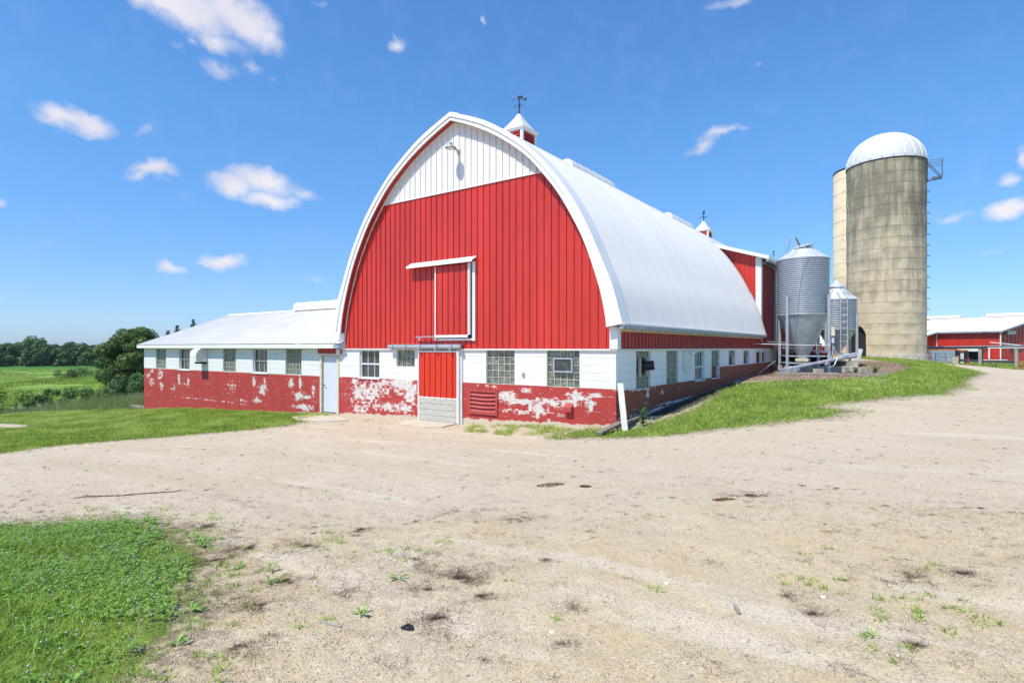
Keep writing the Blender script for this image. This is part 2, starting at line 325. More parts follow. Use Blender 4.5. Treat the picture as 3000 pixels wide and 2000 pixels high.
    md=mth('ADD',at_('mulch'),mth('MULTIPLY',mth('SUBTRACT',noise(1.4,8,.8),.5),3.0))
    mcol=mix(ramp(noise(18,6,.75),.35,.65),(.19,.135,.09),(.50,.39,.27))
    col=mix(ramp(md,-.15,.15),col,mcol)
    # dark soil along the side wall; the wall's shadow is put into its tone too
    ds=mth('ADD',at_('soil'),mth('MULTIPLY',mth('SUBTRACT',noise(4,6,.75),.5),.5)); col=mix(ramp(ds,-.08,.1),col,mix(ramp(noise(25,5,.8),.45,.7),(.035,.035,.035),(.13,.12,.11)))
    L.new(col,b.inputs['Base Color'])
    h=mth('ADD',mth('MULTIPLY',ramp(v1.outputs['Distance'],.4,.1),.6),mth('MULTIPLY',ramp(v2.outputs['Distance'],.4,.1),.3))
    h=mth('ADD',h,mth('MULTIPLY',noise(7,8,.75),1.1))
    bp=N.new('ShaderNodeBump'); bp.inputs['Strength'].default_value=.75; bp.inputs['Distance'].default_value=.02
    L.new(h,bp.inputs['Height']); L.new(bp.outputs[0],b.inputs['Normal'])
    return m
def litter_w(x,y):
    """how much dead weed litter lies on the gravel"""
    d=(x-CAMX)*FW[0]+(y-CAMY)*FW[1]
    n=fbm(x,y,.55,5); n2=fbm(x,y,1.7,9)
    base=np.clip((n-.43)*4,0,1)*np.clip((n2-.38)*5,0,1)
    lawn=sdf(x,y,LAWN); near=1.0*np.exp(-np.clip(-lawn-.3,0,9)/.75)*np.clip((fbm(x,y,1.6,21)-.30)*4,0,1)
    wall=np.clip(1-np.abs(y+.8)/1.6,0,1)*(x>-12)*(x<1)*.55
    edge=np.exp(-np.abs(-sdf(x,y,LEFT)-.6)/.5)*.6*(x>-16)
    return np.clip((base*.8+near)*np.clip(1.25-(d-4)/5.5,.0,1)+wall*np.clip((n2-.35)*4,0,1)+edge*np.clip((n2-.4)*5,0,1)+.07,0,1)
ang=np.concatenate([np.arange(-64,64,.22),np.arange(64,296,4.)]); A_=HEAD*0+np.radians(ang)
rad=[.6]
while rad[-1]<120: rad.append(rad[-1]*1.0135+.004)
while rad[-1]<3800: rad.append(rad[-1]*1.07)
rad=np.array(rad); rr,aa=np.meshgrid(rad,A_,indexing='ij')
lat=rr*np.sin(aa); dep=rr*np.cos(aa)
GX=CAMX+FW[0]*dep+RT[0]*lat; GY=CAMY+FW[1]*dep+RT[1]*lat; GZ=gz(GX,GY)
nr,na=rr.shape
def micro(x,y,z,r):
    k=np.clip(1-(r-14)/10,0,1)
    return z+k*((fbm(x,y,1.3,3)-.5)*.055+(fbm(x,y,6.,4,3)-.5)*.022)
GZ=micro(GX,GY,GZ,rr)
i=np.arange(nr-1)[:,None]*na; j=np.arange(na)[None,:]; j2=(j+1)%na
Fq=np.stack([i+j,i+na+j,i+na+j2,i+j2],-1).reshape(-1,4)[:,::-1]
V=np.stack([GX,GY,GZ],-1).reshape(-1,3)
# centre fan closed by a small extra ring
gd=np.clip(grass_d(GX,GY),-3,3).ravel()
fieldm=np.clip((-(GX+30)+0*GY)/6,0,1)*np.clip((dep-30)/6,0,1)+ (GX>20)*0; cropm=np.clip((dep-118)/4,0,1)*(GX<-20)
SOIL_SHADE=[(.02,1.6),(.75,2.0),(.85,4.2),(.75,6.5),(.6,9.5),(.02,10.5)]
gobj=npmesh('ground',V,Fq,ground_material(),attr=dict(ditch=(np.clip(1-np.abs(dep-97-6*np.sin(lat/9.))/7,0,1)+np.clip(1-np.abs(dep-62-4*np.sin(lat/6.))/6,0,1)*.6).ravel(),yard=np.clip((7.6-dep+1.2*(lat>1)*0)/3,0,1).ravel(),soil=np.clip(sdf(GX,GY,SOIL_SHADE),-3,3).ravel(),grass=gd,mulch=np.clip(sdf(GX,GY,MULCH),-3,3).ravel(),litter=(litter_w(GX,GY)*np.clip(1-grass_d(GX,GY),0,1)).ravel(),field=np.clip(fieldm,0,1).ravel(),crop=cropm.ravel()),smooth=True)
tag(gobj,kind='structure')
def gh(x,y):
    x=np.asarray(x,float);y=np.asarray(y,float)
    return micro(x,y,gz(x,y),np.hypot(x-CAMX,y-CAMY))
def ghf(x,y): return float(gh(np.array([x]),np.array([y]))[0])
# far hills
hm=mat('far_hills',(.05,.09,.03),.95,vscale=.01,var=.3)
ha=np.radians(np.linspace(-80,80,240)); hv=[];hf=[]
for k,(rk,fh) in enumerate([(1500,0),(2100,1),(2600,1.0),(3700,0)]):
    for t_,a in enumerate(ha):
        px,py,_=at(rk*math.sin(a),rk*math.cos(a)); n=float(fbm(np.array([a*6.]),np.array([k*.3]),1.0,31)[0])
        hv.append((px,py,-3.4+fh*(6+9*n)))
for k in range(3):
    for t_ in range(239): hf.append((k*240+t_,k*240+t_+1,(k+1)*240+t_+1,(k+1)*240+t_))
tag(npmesh('far_hills',hv,np.array(hf)[:,::-1],hm,smooth=True),kind='structure')
# ------------------------------------------------------------------ materials
M={}
M['red']=mat('red_painted_steel',(.56,.037,.024),.38,var=.10,vscale=1.3,bump=.05,bscale=6,stretch=(1,1,.2))
M['red2']=mat('bright_red_door_steel',(.60,.036,.012),.38,var=.06,vscale=1.6,stretch=(1,1,.25))
M['dred']=mat('shaded_red_steel',(.40,.035,.03),.5,var=.1,vscale=2)  # darker copy of the siding red; side-wall shade is put into the colour
M['white']=mat('white_painted_steel',(.78,.79,.77),.4,var=.03,vscale=1.5)
M['barnroof']=mat('rounded_roof_steel',(.765,.75,.715),.38,var=.03,vscale=1.3,stretch=(.03,1,.03),detail=3)
M['wingroof']=mat('white_wing_roof',(.76,.74,.70),.45,var=.04,vscale=.9,spec=.3)  # separate off-white tone for the low wing roof
M['roof']=mat('white_roof_steel',(.75,.735,.70),.4,var=.03,vscale=.7,spec=.4)
M['whitepaint']=mat('old_white_paint',(.76,.75,.71),.6,var=.1,vscale=8,bump=.2)
M['galv']=mat('galvanised_steel',(.42,.46,.51),.42,metal=.35,var=.07,vscale=5)
M['galvd']=mat('dull_galvanised_steel',(.40,.43,.47),.5,metal=.35,var=.2,vscale=4)
M['darkmetal']=mat('dark_iron',(.02,.03,.035),.6)
M['dark']=mat('unlit_interior',(.02,.019,.018),.95)
M['black']=mat('black_plastic',(.018,.018,.02),.45)
M['conc']=mat('old_concrete',(.50,.46,.38),.9,var=.2,vscale=4,bump=.4)
M['wood']=mat('grey_weathered_wood',(.44,.42,.37),.85,var=.25,vscale=6,bump=.4,stretch=(.6,.6,9),col2=(.24,.225,.20))
M['board']=mat('bleached_boards',(.58,.56,.50),.8,bump=.3,vscale=5,stretch=(1.2,1,9),col2=(.38,.36,.31))
M['trimc']=mat('cream_trim',(.66,.60,.44),.6,var=.12,vscale=6)
M['door']=mat('pale_grey_door_paint',(.60,.64,.70),.4,var=.04)
M['sash']=mat('white_window_frame',(.74,.75,.73),.5,var=.08,vscale=10)
M['louv']=mat('faded_red_paint',(.42,.06,.055),.6,var=.1,vscale=8)
M['rust']=mat('rusty_steel',(.25,.11,.05),.8,var=.3,vscale=8)
def glassmat(name,col,rough=.08,var=.4,vs=6.):
    m=mat(name,col,rough,var=var,vscale=vs,spec=.8); return m
M['glass']=glassmat('window_glass',(.045,.062,.068))
def blockglass():
    m=bpy.data.materials.new('glass_block'); m.use_nodes=True; N=m.node_tree.nodes; L=m.node_tree.links
    b=N['Principled BSDF']; b.inputs['Roughness'].default_value=.16
    g=N.new('ShaderNodeNewGeometry'); n=N.new('ShaderNodeTexNoise'); n.inputs['Scale'].default_value=7; n.inputs['Detail'].default_value=3; L.new(g.outputs['Position'],n.inputs['Vector'])
    mp=N.new('ShaderNodeMapping'); mp.inputs['Scale'].default_value=(1,1,.15); L.new(g.outputs['Position'],mp.inputs[0])
    n2=N.new('ShaderNodeTexNoise'); n2.inputs['Scale'].default_value=60; L.new(mp.outputs[0],n2.inputs['Vector'])
    r=N.new('ShaderNodeValToRGB'); r.color_ramp.elements[0].position=.35; r.color_ramp.elements[0].color=(.075,.09,.075,1); r.color_ramp.elements[1].position=.68; r.color_ramp.elements[1].color=(.24,.27,.215,1)
    ad=N.new('ShaderNodeMath'); ad.operation='ADD'; L.new(n.outputs['Fac'],ad.inputs[0]); s=N.new('ShaderNodeMath'); s.operation='MULTIPLY_ADD'; s.inputs[1].default_value=.5; s.inputs[2].default_value=-.25; L.new(n2.outputs['Fac'],s.inputs[0]); L.new(s.outputs[0],ad.inputs[1])
    L.new(ad.outputs[0],r.inputs[0]); L.new(r.outputs[0],b.inputs['Base Color'])
    bp=N.new('ShaderNodeBump'); bp.inputs['Strength'].default_value=.4; bp.inputs['Distance'].default_value=.01; L.new(n2.outputs['Fac'],bp.inputs['Height']); L.new(bp.outputs[0],b.inputs['Normal'])
    return m
M['gblock']=blockglass(); M['mortar']=mat('window_mortar',(.46,.46,.37),.8,var=.15,vscale=12)
def blockpaint(name,axis,red,redline,spots,whitecol=(.74,.74,.725),raw=None,step=None,base=.0,amount=1.0,groundline=None):
    """painted concrete block: white above, red below, red paint flaked away in patches"""
    m=bpy.data.materials.new(name); m.use_nodes=True; N=m.node_tree.nodes; L=m.node_tree.links
    b=N['Principled BSDF']; b.inputs['Roughness'].default_value=.7; b.inputs['Specular IOR Level'].default_value=.25
    g=N.new('ShaderNodeNewGeometry'); sp=N.new('ShaderNodeSeparateXYZ'); L.new(g.outputs['Position'],sp.inputs[0])
    u=sp.outputs[axis]; z=sp.outputs['Z']
    cb=N.new('ShaderNodeCombineXYZ'); L.new(u,cb.inputs[0]); L.new(z,cb.inputs[1]); uv=cb.outputs[0]
    def mth(op,a,c=None,cl=False,d=None):
        n=N.new('ShaderNodeMath'); n.operation=op; n.use_clamp=cl
        for i,v in enumerate((a,c,d)):
            if v is None: continue
            if isinstance(v,(int,float)): n.inputs[i].default_value=v
            else: L.new(v,n.inputs[i])
        return n.outputs[0]
    def noise(s,d=5,r=.6,st=(1,1,1),off=0):
        mp=N.new('ShaderNodeMapping'); mp.inputs['Scale'].default_value=st; mp.inputs['Location'].default_value=(off,off,0); L.new(uv,mp.inputs[0])
        n=N.new('ShaderNodeTexNoise'); n.inputs['Scale'].default_value=s; n.inputs['Detail'].default_value=d; n.inputs['Roughness'].default_value=r; L.new(mp.outputs[0],n.inputs['Vector']); return n.outputs['Fac']
    def ramp(v,a,c,lo=0,hi=1):
        r=N.new('ShaderNodeMapRange'); L.new(v,r.inputs['Value'])
        for k,x in (('From Min',a),('From Max',c),('To Min',lo),('To Max',hi)): r.inputs[k].default_value=x
        return r.outputs[0]
    def mix(f,a,c,bt='MIX'):
        x=N.new('ShaderNodeMixRGB'); x.blend_type=bt
        for i,v in enumerate((f,a,c)):
            if isinstance(v,(int,float)): x.inputs[i].default_value=v
            elif isinstance(v,tuple): x.inputs[i].default_value=(*v,1)
            else: L.new(v,x.inputs[i])
        return x.outputs[0]
    br=N.new('ShaderNodeTexBrick'); L.new(uv,br.inputs['Vector']); br.inputs['Scale'].default_value=1; br.inputs['Brick Width'].default_value=.388; br.inputs['Row Height'].default_value=.194
    br.inputs['Mortar Size'].default_value=.0045; br.inputs['Mortar Smooth'].default_value=.3; br.offset=.5
    mort=br.outputs['Fac']
    acc=None
    for (cx,cz,rx,rz,s) in spots:
        mp=N.new('ShaderNodeMapping'); mp.vector_type='TEXTURE'; mp.inputs['Location'].default_value=(cx,cz,0); mp.inputs['Scale'].default_value=(rx,rz,1); L.new(uv,mp.inputs[0])
        ln=N.new('ShaderNodeVectorMath'); ln.operation='LENGTH'; L.new(mp.outputs[0],ln.inputs[0])
        q=mth('MULTIPLY',mth('SUBTRACT',1.35,ln.outputs['Value'],True),s)
        acc=q if acc is None else mth('MAXIMUM',acc,q)
    if acc is None: acc=mth('MULTIPLY',u,0.)
    fine=noise(13,10,.82,(.75,1.3,1)); coarse=noise(4.5,5,.65,(.55,1.7,1),3.); streak=noise(2.5,6,.7,(.5,4.5,1),8.)
    val=mth('ADD',mth('MULTIPLY',acc,.86*amount),mth('MULTIPLY',mth('SUBTRACT',fine,.5),2.4))
    val=mth('ADD',val,mth('MULTIPLY',mth('SUBTRACT',coarse,.5),.8)); val=mth('ADD',val,mth('MULTIPLY',mth('SUBTRACT',streak,.5),.9))
    val=mth('ADD',val,mth('MULTIPLY',mth('MULTIPLY',mort,ramp(coarse,.42,.58)),.48+base))
    fl1=mth('FLOOR',mth('DIVIDE',mth('ADD',u,mth('MULTIPLY',coarse,.12)),.115)); fl2=mth('FLOOR',mth('DIVIDE',mth('ADD',z,mth('MULTIPLY',fine,.06)),.097)); cb2=N.new('ShaderNodeCombineXYZ'); L.new(fl1,cb2.inputs[0]); L.new(fl2,cb2.inputs[1]); wnz=N.new('ShaderNodeTexWhiteNoise'); wnz.noise_dimensions='2D'; L.new(cb2.outputs[0],wnz.inputs['Vector'])
    val=mth('ADD',val,mth('MULTIPLY',mth('SUBTRACT',wnz.outputs['Value'],.55),.55))
    peel=ramp(val,.48,.54)
    line=mth('LESS_THAN',z,redline)
    if step: line=mth('MAXIMUM',line,mth('MULTIPLY',mth('LESS_THAN',z,step[1]),mth('GREATER_THAN',u,step[0])))
    rcol=mix(ramp(noise(1.6,5),.35,.65),red,tuple(c*.86 for c in red))
    rcol=mix(ramp(noise(7,6,.7,(.5,2,1)),.5,.75,0,.35),rcol,tuple(min(1,c*1.25+.02) for c in red))
    rcol=mix(mth('MULTIPLY',mort,.25),rcol,tuple(c*.6 for c in red))
    wcol=mix(ramp(noise(1.1,6,.65,(1,1,1),9.),.45,.75,0,.5),whitecol,tuple(c*.9 for c in whitecol))
    wcol=mix(ramp(noise(16,7,.75,(1,.6,1),5.),.66,.8,0,.55),wcol,(.45,.44,.40))
    wcol=mix(mth('MULTIPLY',mort,mth('MULTIPLY',ramp(noise(2.2,3),.4,.6,.1,.8),.75)),wcol,(.30,.30,.29))
    pcol=mix(ramp(noise(9,6,.7,(1,1,1),2.),.4,.7),(.72,.71,.665),(.50,.49,.45))
    low=mix(mth('MULTIPLY',peel,ramp(noise(6,6,.8,(1,1,1),11.),.3,.55,.72,.97)),rcol,pcol)
    col=mix(line,wcol,low)
    if groundline:   # bare footing showing close above the soil
        a0,b0,c0=groundline   # z = a0 + b0*u
        gl=mth('SUBTRACT',z,mth('ADD',mth('MULTIPLY',u,b0),a0))
        gl=mth('ADD',gl,mth('MULTIPLY',mth('SUBTRACT',noise(3.,6,.7,(1,.4,1),7.),.5),.35))
        col=mix(ramp(gl,c0,c0-.02),col,(.55,.47,.37))
    L.new(col,b.inputs['Base Color'])
    bp=N.new('ShaderNodeBump'); bp.inputs['Strength'].default_value=.55; bp.inputs['Distance'].default_value=.012
    L.new(mth('ADD',mth('MULTIPLY',mort,-1.0),mth('MULTIPLY',noise(60,4),.25)),bp.inputs['Height']); L.new(bp.outputs[0],b.inputs['Normal'])
    return m
SP_FRONT=[(-3.3,.62,.35,.22,1.),(-2.9,.52,.8,.12,.95),(-2.3,.35,.35,.25,.95),(-2.0,.55,.9,.12,.95),(-1.15,.72,.3,.25,1.0),(-.75,.6,.2,.22,.75),(-.55,.8,.16,.07,1.1),(-2.75,.85,.3,.1,.8),
 (-1.9,-.1,.42,.17,1.35),(-2.6,-.16,.15,.08,1.),(-2.6,.25,1.1,.08,.72),(-3.7,.9,.8,.05,.45),
 (-9.85,.82,.2,.14,.9),(-9.3,.42,.95,.4,.85),(-8.9,.6,1.0,.34,.8),(-7.5,.85,.7,.35,1.15),(-7.1,.5,.35,.4,.95),(-8.2,.05,1.3,.18,.75),(-9.6,-.1,.6,.15,.8),(-7.3,.05,.4,.25,.85),(-8.3,.85,.2,.15,.85)]
SP_WING=[(-25.5,.27,.3,.28,.85),(-24.55,.66,.35,.3,.9),(-24.5,.1,.25,.25,.85),(-25.9,.55,.25,.2,.7),(-25.5,.85,.25,.15,.8),(-22.61,.55,.14,.28,.85),(-22.4,.3,.5,.1,.65),(-21.7,.4,.15,.4,.6),
 (-23.2,.1,.3,.25,.6),(-17.9,.32,.5,.35,.5),(-15.5,.32,.35,.3,.95),(-15.35,.63,.15,.15,.9),(-16.16,.55,.15,.3,.7),(-15.94,-.14,.4,.15,.95),(-13.55,.65,.2,.22,1.0),(-13.0,.72,.15,.3,1.0),
 (-13.1,.18,.5,.2,.85),(-12.5,.15,.5,.1,.85),(-12.18,.3,.12,.45,.7),(-12.8,-.25,.7,.14,1.1),(-17.0,-.22,.6,.07,.7),(-20,-.34,3.5,.035,.7)]
M['block_front']=blockpaint('painted_block_front','X',(.43,.055,.048),.97,SP_FRONT,groundline=(.07,.035,.02))
M['block_wing']=blockpaint('painted_block_wing','X',(.43,.055,.048),.955,SP_WING,amount=.86,groundline=(.30,.0540,-.03))
M['block_side']=blockpaint('shade_toned_block_side','Y',(.30,.085,.045),.925,[(1.6,.9,.9,.05,1.2),(2.0,.75,.1,.2,1.),(3.1,.72,.12,.1,.9),(8.3,.9,.3,.04,1.),(3.2,.22,3.0,.07,1.2),(5,.36,2,.05,1.2)],step=(8.9,1.29),whitecol=(.86,.86,.84))  # side copy: white raised for missing fill light, red browned for shade
def curve_interp(P,n):
    P=[Vector(p).to_2d() for p in P]; Q=[P[0]*2-P[1]]+P+[P[-1]*2-P[-2]]; out=[]
    for i in range(1,len(Q)-2):
        for k in range(8):
            t=k/8; a,b,c,d=Q[i-1],Q[i],Q[i+1],Q[i+2]
            out.append(.5*((2*b)+(-a+c)*t+(2*a-5*b+4*c-d)*t*t+(-a+3*b-3*c+d)*t**3))
    out.append(P[-1]); out=np.array([tuple(o) for o in out])
    s=np.concatenate([[0],np.cumsum(np.hypot(*np.diff(out,axis=0).T))]); t=np.linspace(0,s[-1],n)
    return np.stack([np.interp(t,s,out[:,0]),np.interp(t,s,out[:,1])],1)
OUT=[(0,8.92),(.4,8.77),(.76,8.63),(1.31,8.38),(1.83,8.07),(2.48,7.62),(2.88,7.27),(3.28,6.87),(3.62,6.48),(3.93,6.07),(4.33,5.45),(4.65,4.83),(4.88,4.31),(5.21,3.55),(5.49,2.57)]
INN=[(0,8.7),(.67,8.42),(1.36,8.08),(2.03,7.66),(2.75,7.09),(3.31,6.47),(3.7,5.97),(4.05,5.41),(4.38,4.8),(4.66,4.11),(4.92,3.31),(5.08,2.5)]
NC=44; CO=curve_interp(OUT,NC); CI=curve_interp(INN,NC); CXB=-5.2
def arch_in(x): d=abs(x-CXB); return float(np.interp(d,CI[:,0],CI[:,1])) if d<5.08 else 2.5
def arch_out(x): return float(np.interp(abs(x-CXB),CO[:,0],CO[:,1]))
PROF=[(0,0),(.055,0),(.06,.004),(.075,.004),(.08,0),(.135,0),(.14,.004),(.155,.004),(.16,0),(.186,0),(.190,.026),(.209,.026),(.212,0),(.214,-.009),(.225,-.009)]
PIT=.2286
def ribbed(mb,u0,u1,bot,top,place,pitch=PIT,prof=PROF,off=0.,sc=1.,slices=1):
    us=[];k=math.floor((u0-off)/pitch)-1
    while off+k*pitch<u1:
        for p,d in prof:
            u=off+k*pitch+p*pitch/PIT
            if u0<u<u1: us.append((u,d*sc))
        k+=1
    us=[(u0,0)]+us+[(u1,0)]; vs=[];fs=[];q=slices+1
    for u,d in us:
        b_,t_=bot(u),top(u)
        for s in range(q): vs.append(place(u,d,b_+(t_-b_)*s/slices))
    for i in range(len(us)-1):
        for s in range(slices): a=i*q+s; fs.append((a,a+q,a+q+1,a+1))
    mb.add(vs,fs)
def holed(mb,u0,u1,v0,v1,holes,place,depth):
    """wall face with rectangular openings and their reveals; place(u,v,d) with d going into the wall"""
    us=sorted({u0,u1,*[h[0] for h in holes],*[h[2] for h in holes]}); vs_=sorted({v0,v1,*[h[1] for h in holes],*[h[3] for h in holes]})
    for a,b_ in zip(us,us[1:]):
        for c,d in zip(vs_,vs_[1:]):
            m_=((a+b_)/2,(c+d)/2)
            if any(h[0]<m_[0]<h[2] and h[1]<m_[1]<h[3] for h in holes): continue
            mb.add([place(a,c,0),place(b_,c,0),place(b_,d,0),place(a,d,0)],[(0,1,2,3)])
    for h in holes:
        c=[(h[0],h[1]),(h[2],h[1]),(h[2],h[3]),(h[0],h[3])]
        for i in range(4):
            p,q=c[i],c[(i+1)%4]; mb.add([place(*p,0),place(*q,0),place(*q,depth),place(*p,depth)],[(0,1,2,3)])
def pbox(mb,place,u0,u1,v0,v1,d0,d1):
    vs=[place(u,v,d) for d in(d0,d1) for u,v in((u0,v0),(u1,v0),(u1,v1),(u0,v1))]
    mb.add(vs,[(0,1,2,3),(7,6,5,4),(0,4,5,1),(1,5,6,2),(2,6,7,3),(3,7,4,0)])
def glassblock(parent,place,u0,u1,v0,v1,cols,rows,label=None,skip=None):
    m=MB(); t=.012
    for i in range(cols+1):
        u=u0+(u1-u0)*i/cols; a,b_=max(u0,u-t),min(u1,u+t)
        if skip and skip[0]<u<skip[2]:
            pbox(m,place,a,b_,v0,skip[1],.06,.16); pbox(m,place,a,b_,skip[3],v1,.06,.16)
        else: pbox(m,place,a,b_,v0,v1,.06,.16)
    for j in range(rows+1):
        v=v0+(v1-v0)*j/rows; a,b_=max(v0,v-t),min(v1,v+t)
        if skip and skip[1]<v<skip[3]:
            pbox(m,place,u0,skip[0],a,b_,.062,.158); pbox(m,place,skip[2],u1,a,b_,.062,.158)
        else: pbox(m,place,u0,u1,a,b_,.062,.158)
    fr=m.build('glass_block_window',M['mortar'],parent)
    if label: fr['label']=label
    g=MB(); du=(u1-u0)/cols; dv=(v1-v0)/rows
    for i in range(cols):
        for j in range(rows):
            a,c=u0+i*du+t,v0+j*dv+t; e_,f_=a+du-2*t,c+dv-2*t; mu,mv=(a+e_)/2,(c+f_)/2
            if skip and skip[0]<mu<skip[2] and skip[1]<mv<skip[3]: continue
            q=.018; r=random.uniform(-.004,.004)
            vs=[place(a,c,.09),place(e_,c,.09),place(e_,f_,.09),place(a,f_,.09),place(a+q,c+q,.072+r),place(e_-q,c+q,.072-r),place(e_-q,f_-q,.072+r),place(a+q,f_-q,.072-r)]
            g.add(vs,[(0,1,5,4),(1,2,6,5),(2,3,7,6),(3,0,4,7),(4,5,6,7)])
    g.build('glass',M['gblock'],fr); return fr
def sashwin(parent,place,u0,u1,v0,v1,nv=3,label=None,reveal=.06,mid=.5):
    m=MB(); w=.035
    pbox(m,place,u0,u0+w,v0,v1,reveal,.15); pbox(m,place,u1-w,u1,v0,v1,reveal,.15)
    pbox(m,place,u0+w,u1-w,v0,v0+w,reveal,.15); pbox(m,place,u0+w,u1-w,v1-w,v1,reveal,.15)
    vm=v0+(v1-v0)*mid; pbox(m,place,u0+w,u1-w,vm-.025,vm+.025,reveal+.01,.14)
    pbox(m,place,u0-.03,u1+.03,v0-.035,v0-.002,-.035,.05)
    for k in range(1,nv): u=u0+(u1-u0)*k/nv; pbox(m,place,u-.009,u+.009,v0+w,vm-.025,reveal+.03,.13); pbox(m,place,u-.009,u+.009,vm+.025,v1-w,reveal+.03,.13)
    fr=m.build('sash_window',M['sash'],parent)
    if label: fr['label']=label
    g=MB(); pbox(g,place,u0+w,u1-w,v0+w,v1-w,.105,.115); g.build('pane',M['glass'],fr); return fr
PF=lambda u,v,d:(u,d,v)          # facade plane Y=0, looking from -Y
PS=lambda u,v,d:(-d,u,v)         # side plane X=0, looking from +X
# ------------------------------------------------------------------ the round-roofed barn
BY0,BY1=-.25,15.35
barn=thing('barn',(-5.2,0,0),'big red barn with a tall rounded white metal roof and a peeling block base','barn')
b=MB()
FH=[(-9.58,.97,-8.58,1.92),(-7.75,1.39,-6.93,1.92),(-6.72,-.6,-5.02,1.93),(-4.06,.97,-3.06,1.92),(-2.01,.97,-1.02,1.92),(-4.62,.14,-3.70,.73)]
holed(b,-10.5,0,-1.6,1.94,FH,PF,.2); b.build('block_wall',M['block_front'],barn)
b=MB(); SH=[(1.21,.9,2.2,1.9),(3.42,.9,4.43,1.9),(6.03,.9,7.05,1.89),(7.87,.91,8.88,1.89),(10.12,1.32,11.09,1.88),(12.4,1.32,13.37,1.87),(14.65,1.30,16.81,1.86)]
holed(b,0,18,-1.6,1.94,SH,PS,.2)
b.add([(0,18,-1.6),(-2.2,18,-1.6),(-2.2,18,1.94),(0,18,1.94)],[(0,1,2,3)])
o=b.build('block_wall',M['block_side'],barn); o['label']='shaded side block wall with red paint below white, both toned for the shade'
b=MB(); b.box(-10.5,-.055,1.925,.055,-.012,1.965); b.box(.012,-.012,1.925,.055,18,1.965); b.build('ledge_flashing',M['sash'],barn)
# gable cladding
b=MB(); ribbed(b,-10.3,-.1,lambda x:1.967,lambda x:min(arch_in(x),6.675),lambda u,d,v:(u,-.025-d,v)); b.build('gable_siding',M['red'],barn)
b=MB(); ribbed(b,-8.35,-2.05,lambda x:min(6.70,arch_in(x)),lambda x:arch_in(x),lambda u,d,v:(u,-.031-d,v)); o=b.build('upper_gable_siding',M['roof'],barn); o['label']='white ribbed metal gable top'
b=MB(); b.box(-8.33,-.06,6.672,-2.07,-.026,6.698); b.build('gable_joint_strip',M['white'],barn)
# side cladding under the eave
b=MB(); ribbed(b,.12,18,lambda y:1.967,lambda y:2.5,lambda u,d,v:(.02+d,u,v)); o=b.build('eave_siding',M['dred'],barn); o['label']='red ribbed strip below the long eave, darkened as in shade'
b=MB(); b.box(-.14,-.075,1.966,.075,-.027,2.52); b.box(.025,-.027,1.966,.075,.12,2.50); b.box(-10.56,-.075,1.966,-10.30,-.027,2.55); b.build('corner_trim',M['white'],barn)
b=MB(); b.box(-10.49,.0,1.95,-10.45,.6,2.6); b.build('corner_filler',M['dred'],barn)
# roof
def arch_pts(C,off,sgn): # offset outward
    T=np.gradient(C,axis=0); Nn=np.stack([-T[:,1],T[:,0]],1); Nn/=np.linalg.norm(Nn,axis=1)[:,None]; Nn*=np.sign(Nn[:,1:2]+.2*np.sign(Nn[:,0:1])+1e-9)
    Nn=np.where((Nn[:,0:1]<0),-Nn,Nn); Nn[0]=(0,1)
    P=C+Nn*np.asarray(off)[...,None]; return P
def roofshell(y0,y1,sgn,step,amp,name,material):
    ys=np.arange(y0,y1+1e-6,step); ph=(ys/.0686)*2*math.pi; dd=amp*np.cos(ph)
    T=np.gradient(CO,axis=0); Nn=np.stack([-T[:,1],T[:,0]],1); Nn/=np.linalg.norm(Nn,axis=1)[:,None]; Nn=np.where(Nn[:,0:1]<0,-Nn,Nn); Nn[0]=(0,1)
    X=CO[None,:,0]+Nn[None,:,0]*(dd[:,None]+.0); Z=CO[None,:,1]+Nn[None,:,1]*(dd[:,None]+.0); X=CXB+sgn*np.where(np.arange(NC)[None,:]==0,0,X)
    Y=np.repeat(ys[:,None],NC,1); n=len(ys)
    i=np.arange(n-1)[:,None]*NC; j=np.arange(NC-1)[None,:]
    F=np.stack([i+j,i+j+1,i+NC+j+1,i+NC+j],-1).reshape(-1,4)
    return np.stack([X,Y,Z],-1).reshape(-1,3),F
v1_,f1_=roofshell(BY0,BY1,1,.0686/4,.0125,'roof',None); v2_,f2_=roofshell(BY0,48,-1,.5,.0,'roof',None); v3_,f3_=roofshell(BY1,48,1,.5,0,'roof',None)
keep=v3_[f3_].mean(1)[:,0]<CXB+3.05; f3_=f3_[keep]
V_=np.concatenate([v1_,v2_,v3_]); F_=np.concatenate([f1_,f2_+len(v1_),f3_+len(v1_)+len(v2_)])
rf=npmesh('roof',V_,F_,M['barnroof'],barn); rf['label']='rounded white corrugated metal roof'
# ridge cap
b=MB(); b.prism([(-.32,8.83),(-.16,8.90),(0,8.95),(.16,8.90),(.32,8.83),(0,8.85)],lambda u,v,d:(CXB+u,d,v),BY0,40); b.build('ridge_cap',M['white'],rf)
# verge: outer cap, inner board, red soffit, thin bead
def strip(b,A,Bc,ya,yb,thick=0):
    for s in (1,-1):
        n=len(A); vs=[(CXB+s*p[0],ya,p[1]) for p in A]+[(CXB+s*p[0],yb,p[1]) for p in Bc]
        fs=[(i,i+1,n+i+1,n+i) for i in range(n-1)]; b.add(vs,fs)
def band(b,A,Bc,y0,y1):
    strip(b,A,Bc,y0,y0); strip(b,A,A,y0,y1); strip(b,Bc,Bc,y0,y1)
    for s in(1,-1):
        a,c=A[-1],Bc[-1]; b.add([(CXB+s*a[0],y0,a[1]),(CXB+s*c[0],y0,c[1]),(CXB+s*c[0],y1,c[1]),(CXB+s*a[0],y1,a[1])],[(0,1,2,3)])
OO=CO+(CO-CI)*.04; OO[0]=(0,8.94); CIe=CI.copy(); CIe[-1]=(5.06,2.5)
MID=CI*.52+CO*.48
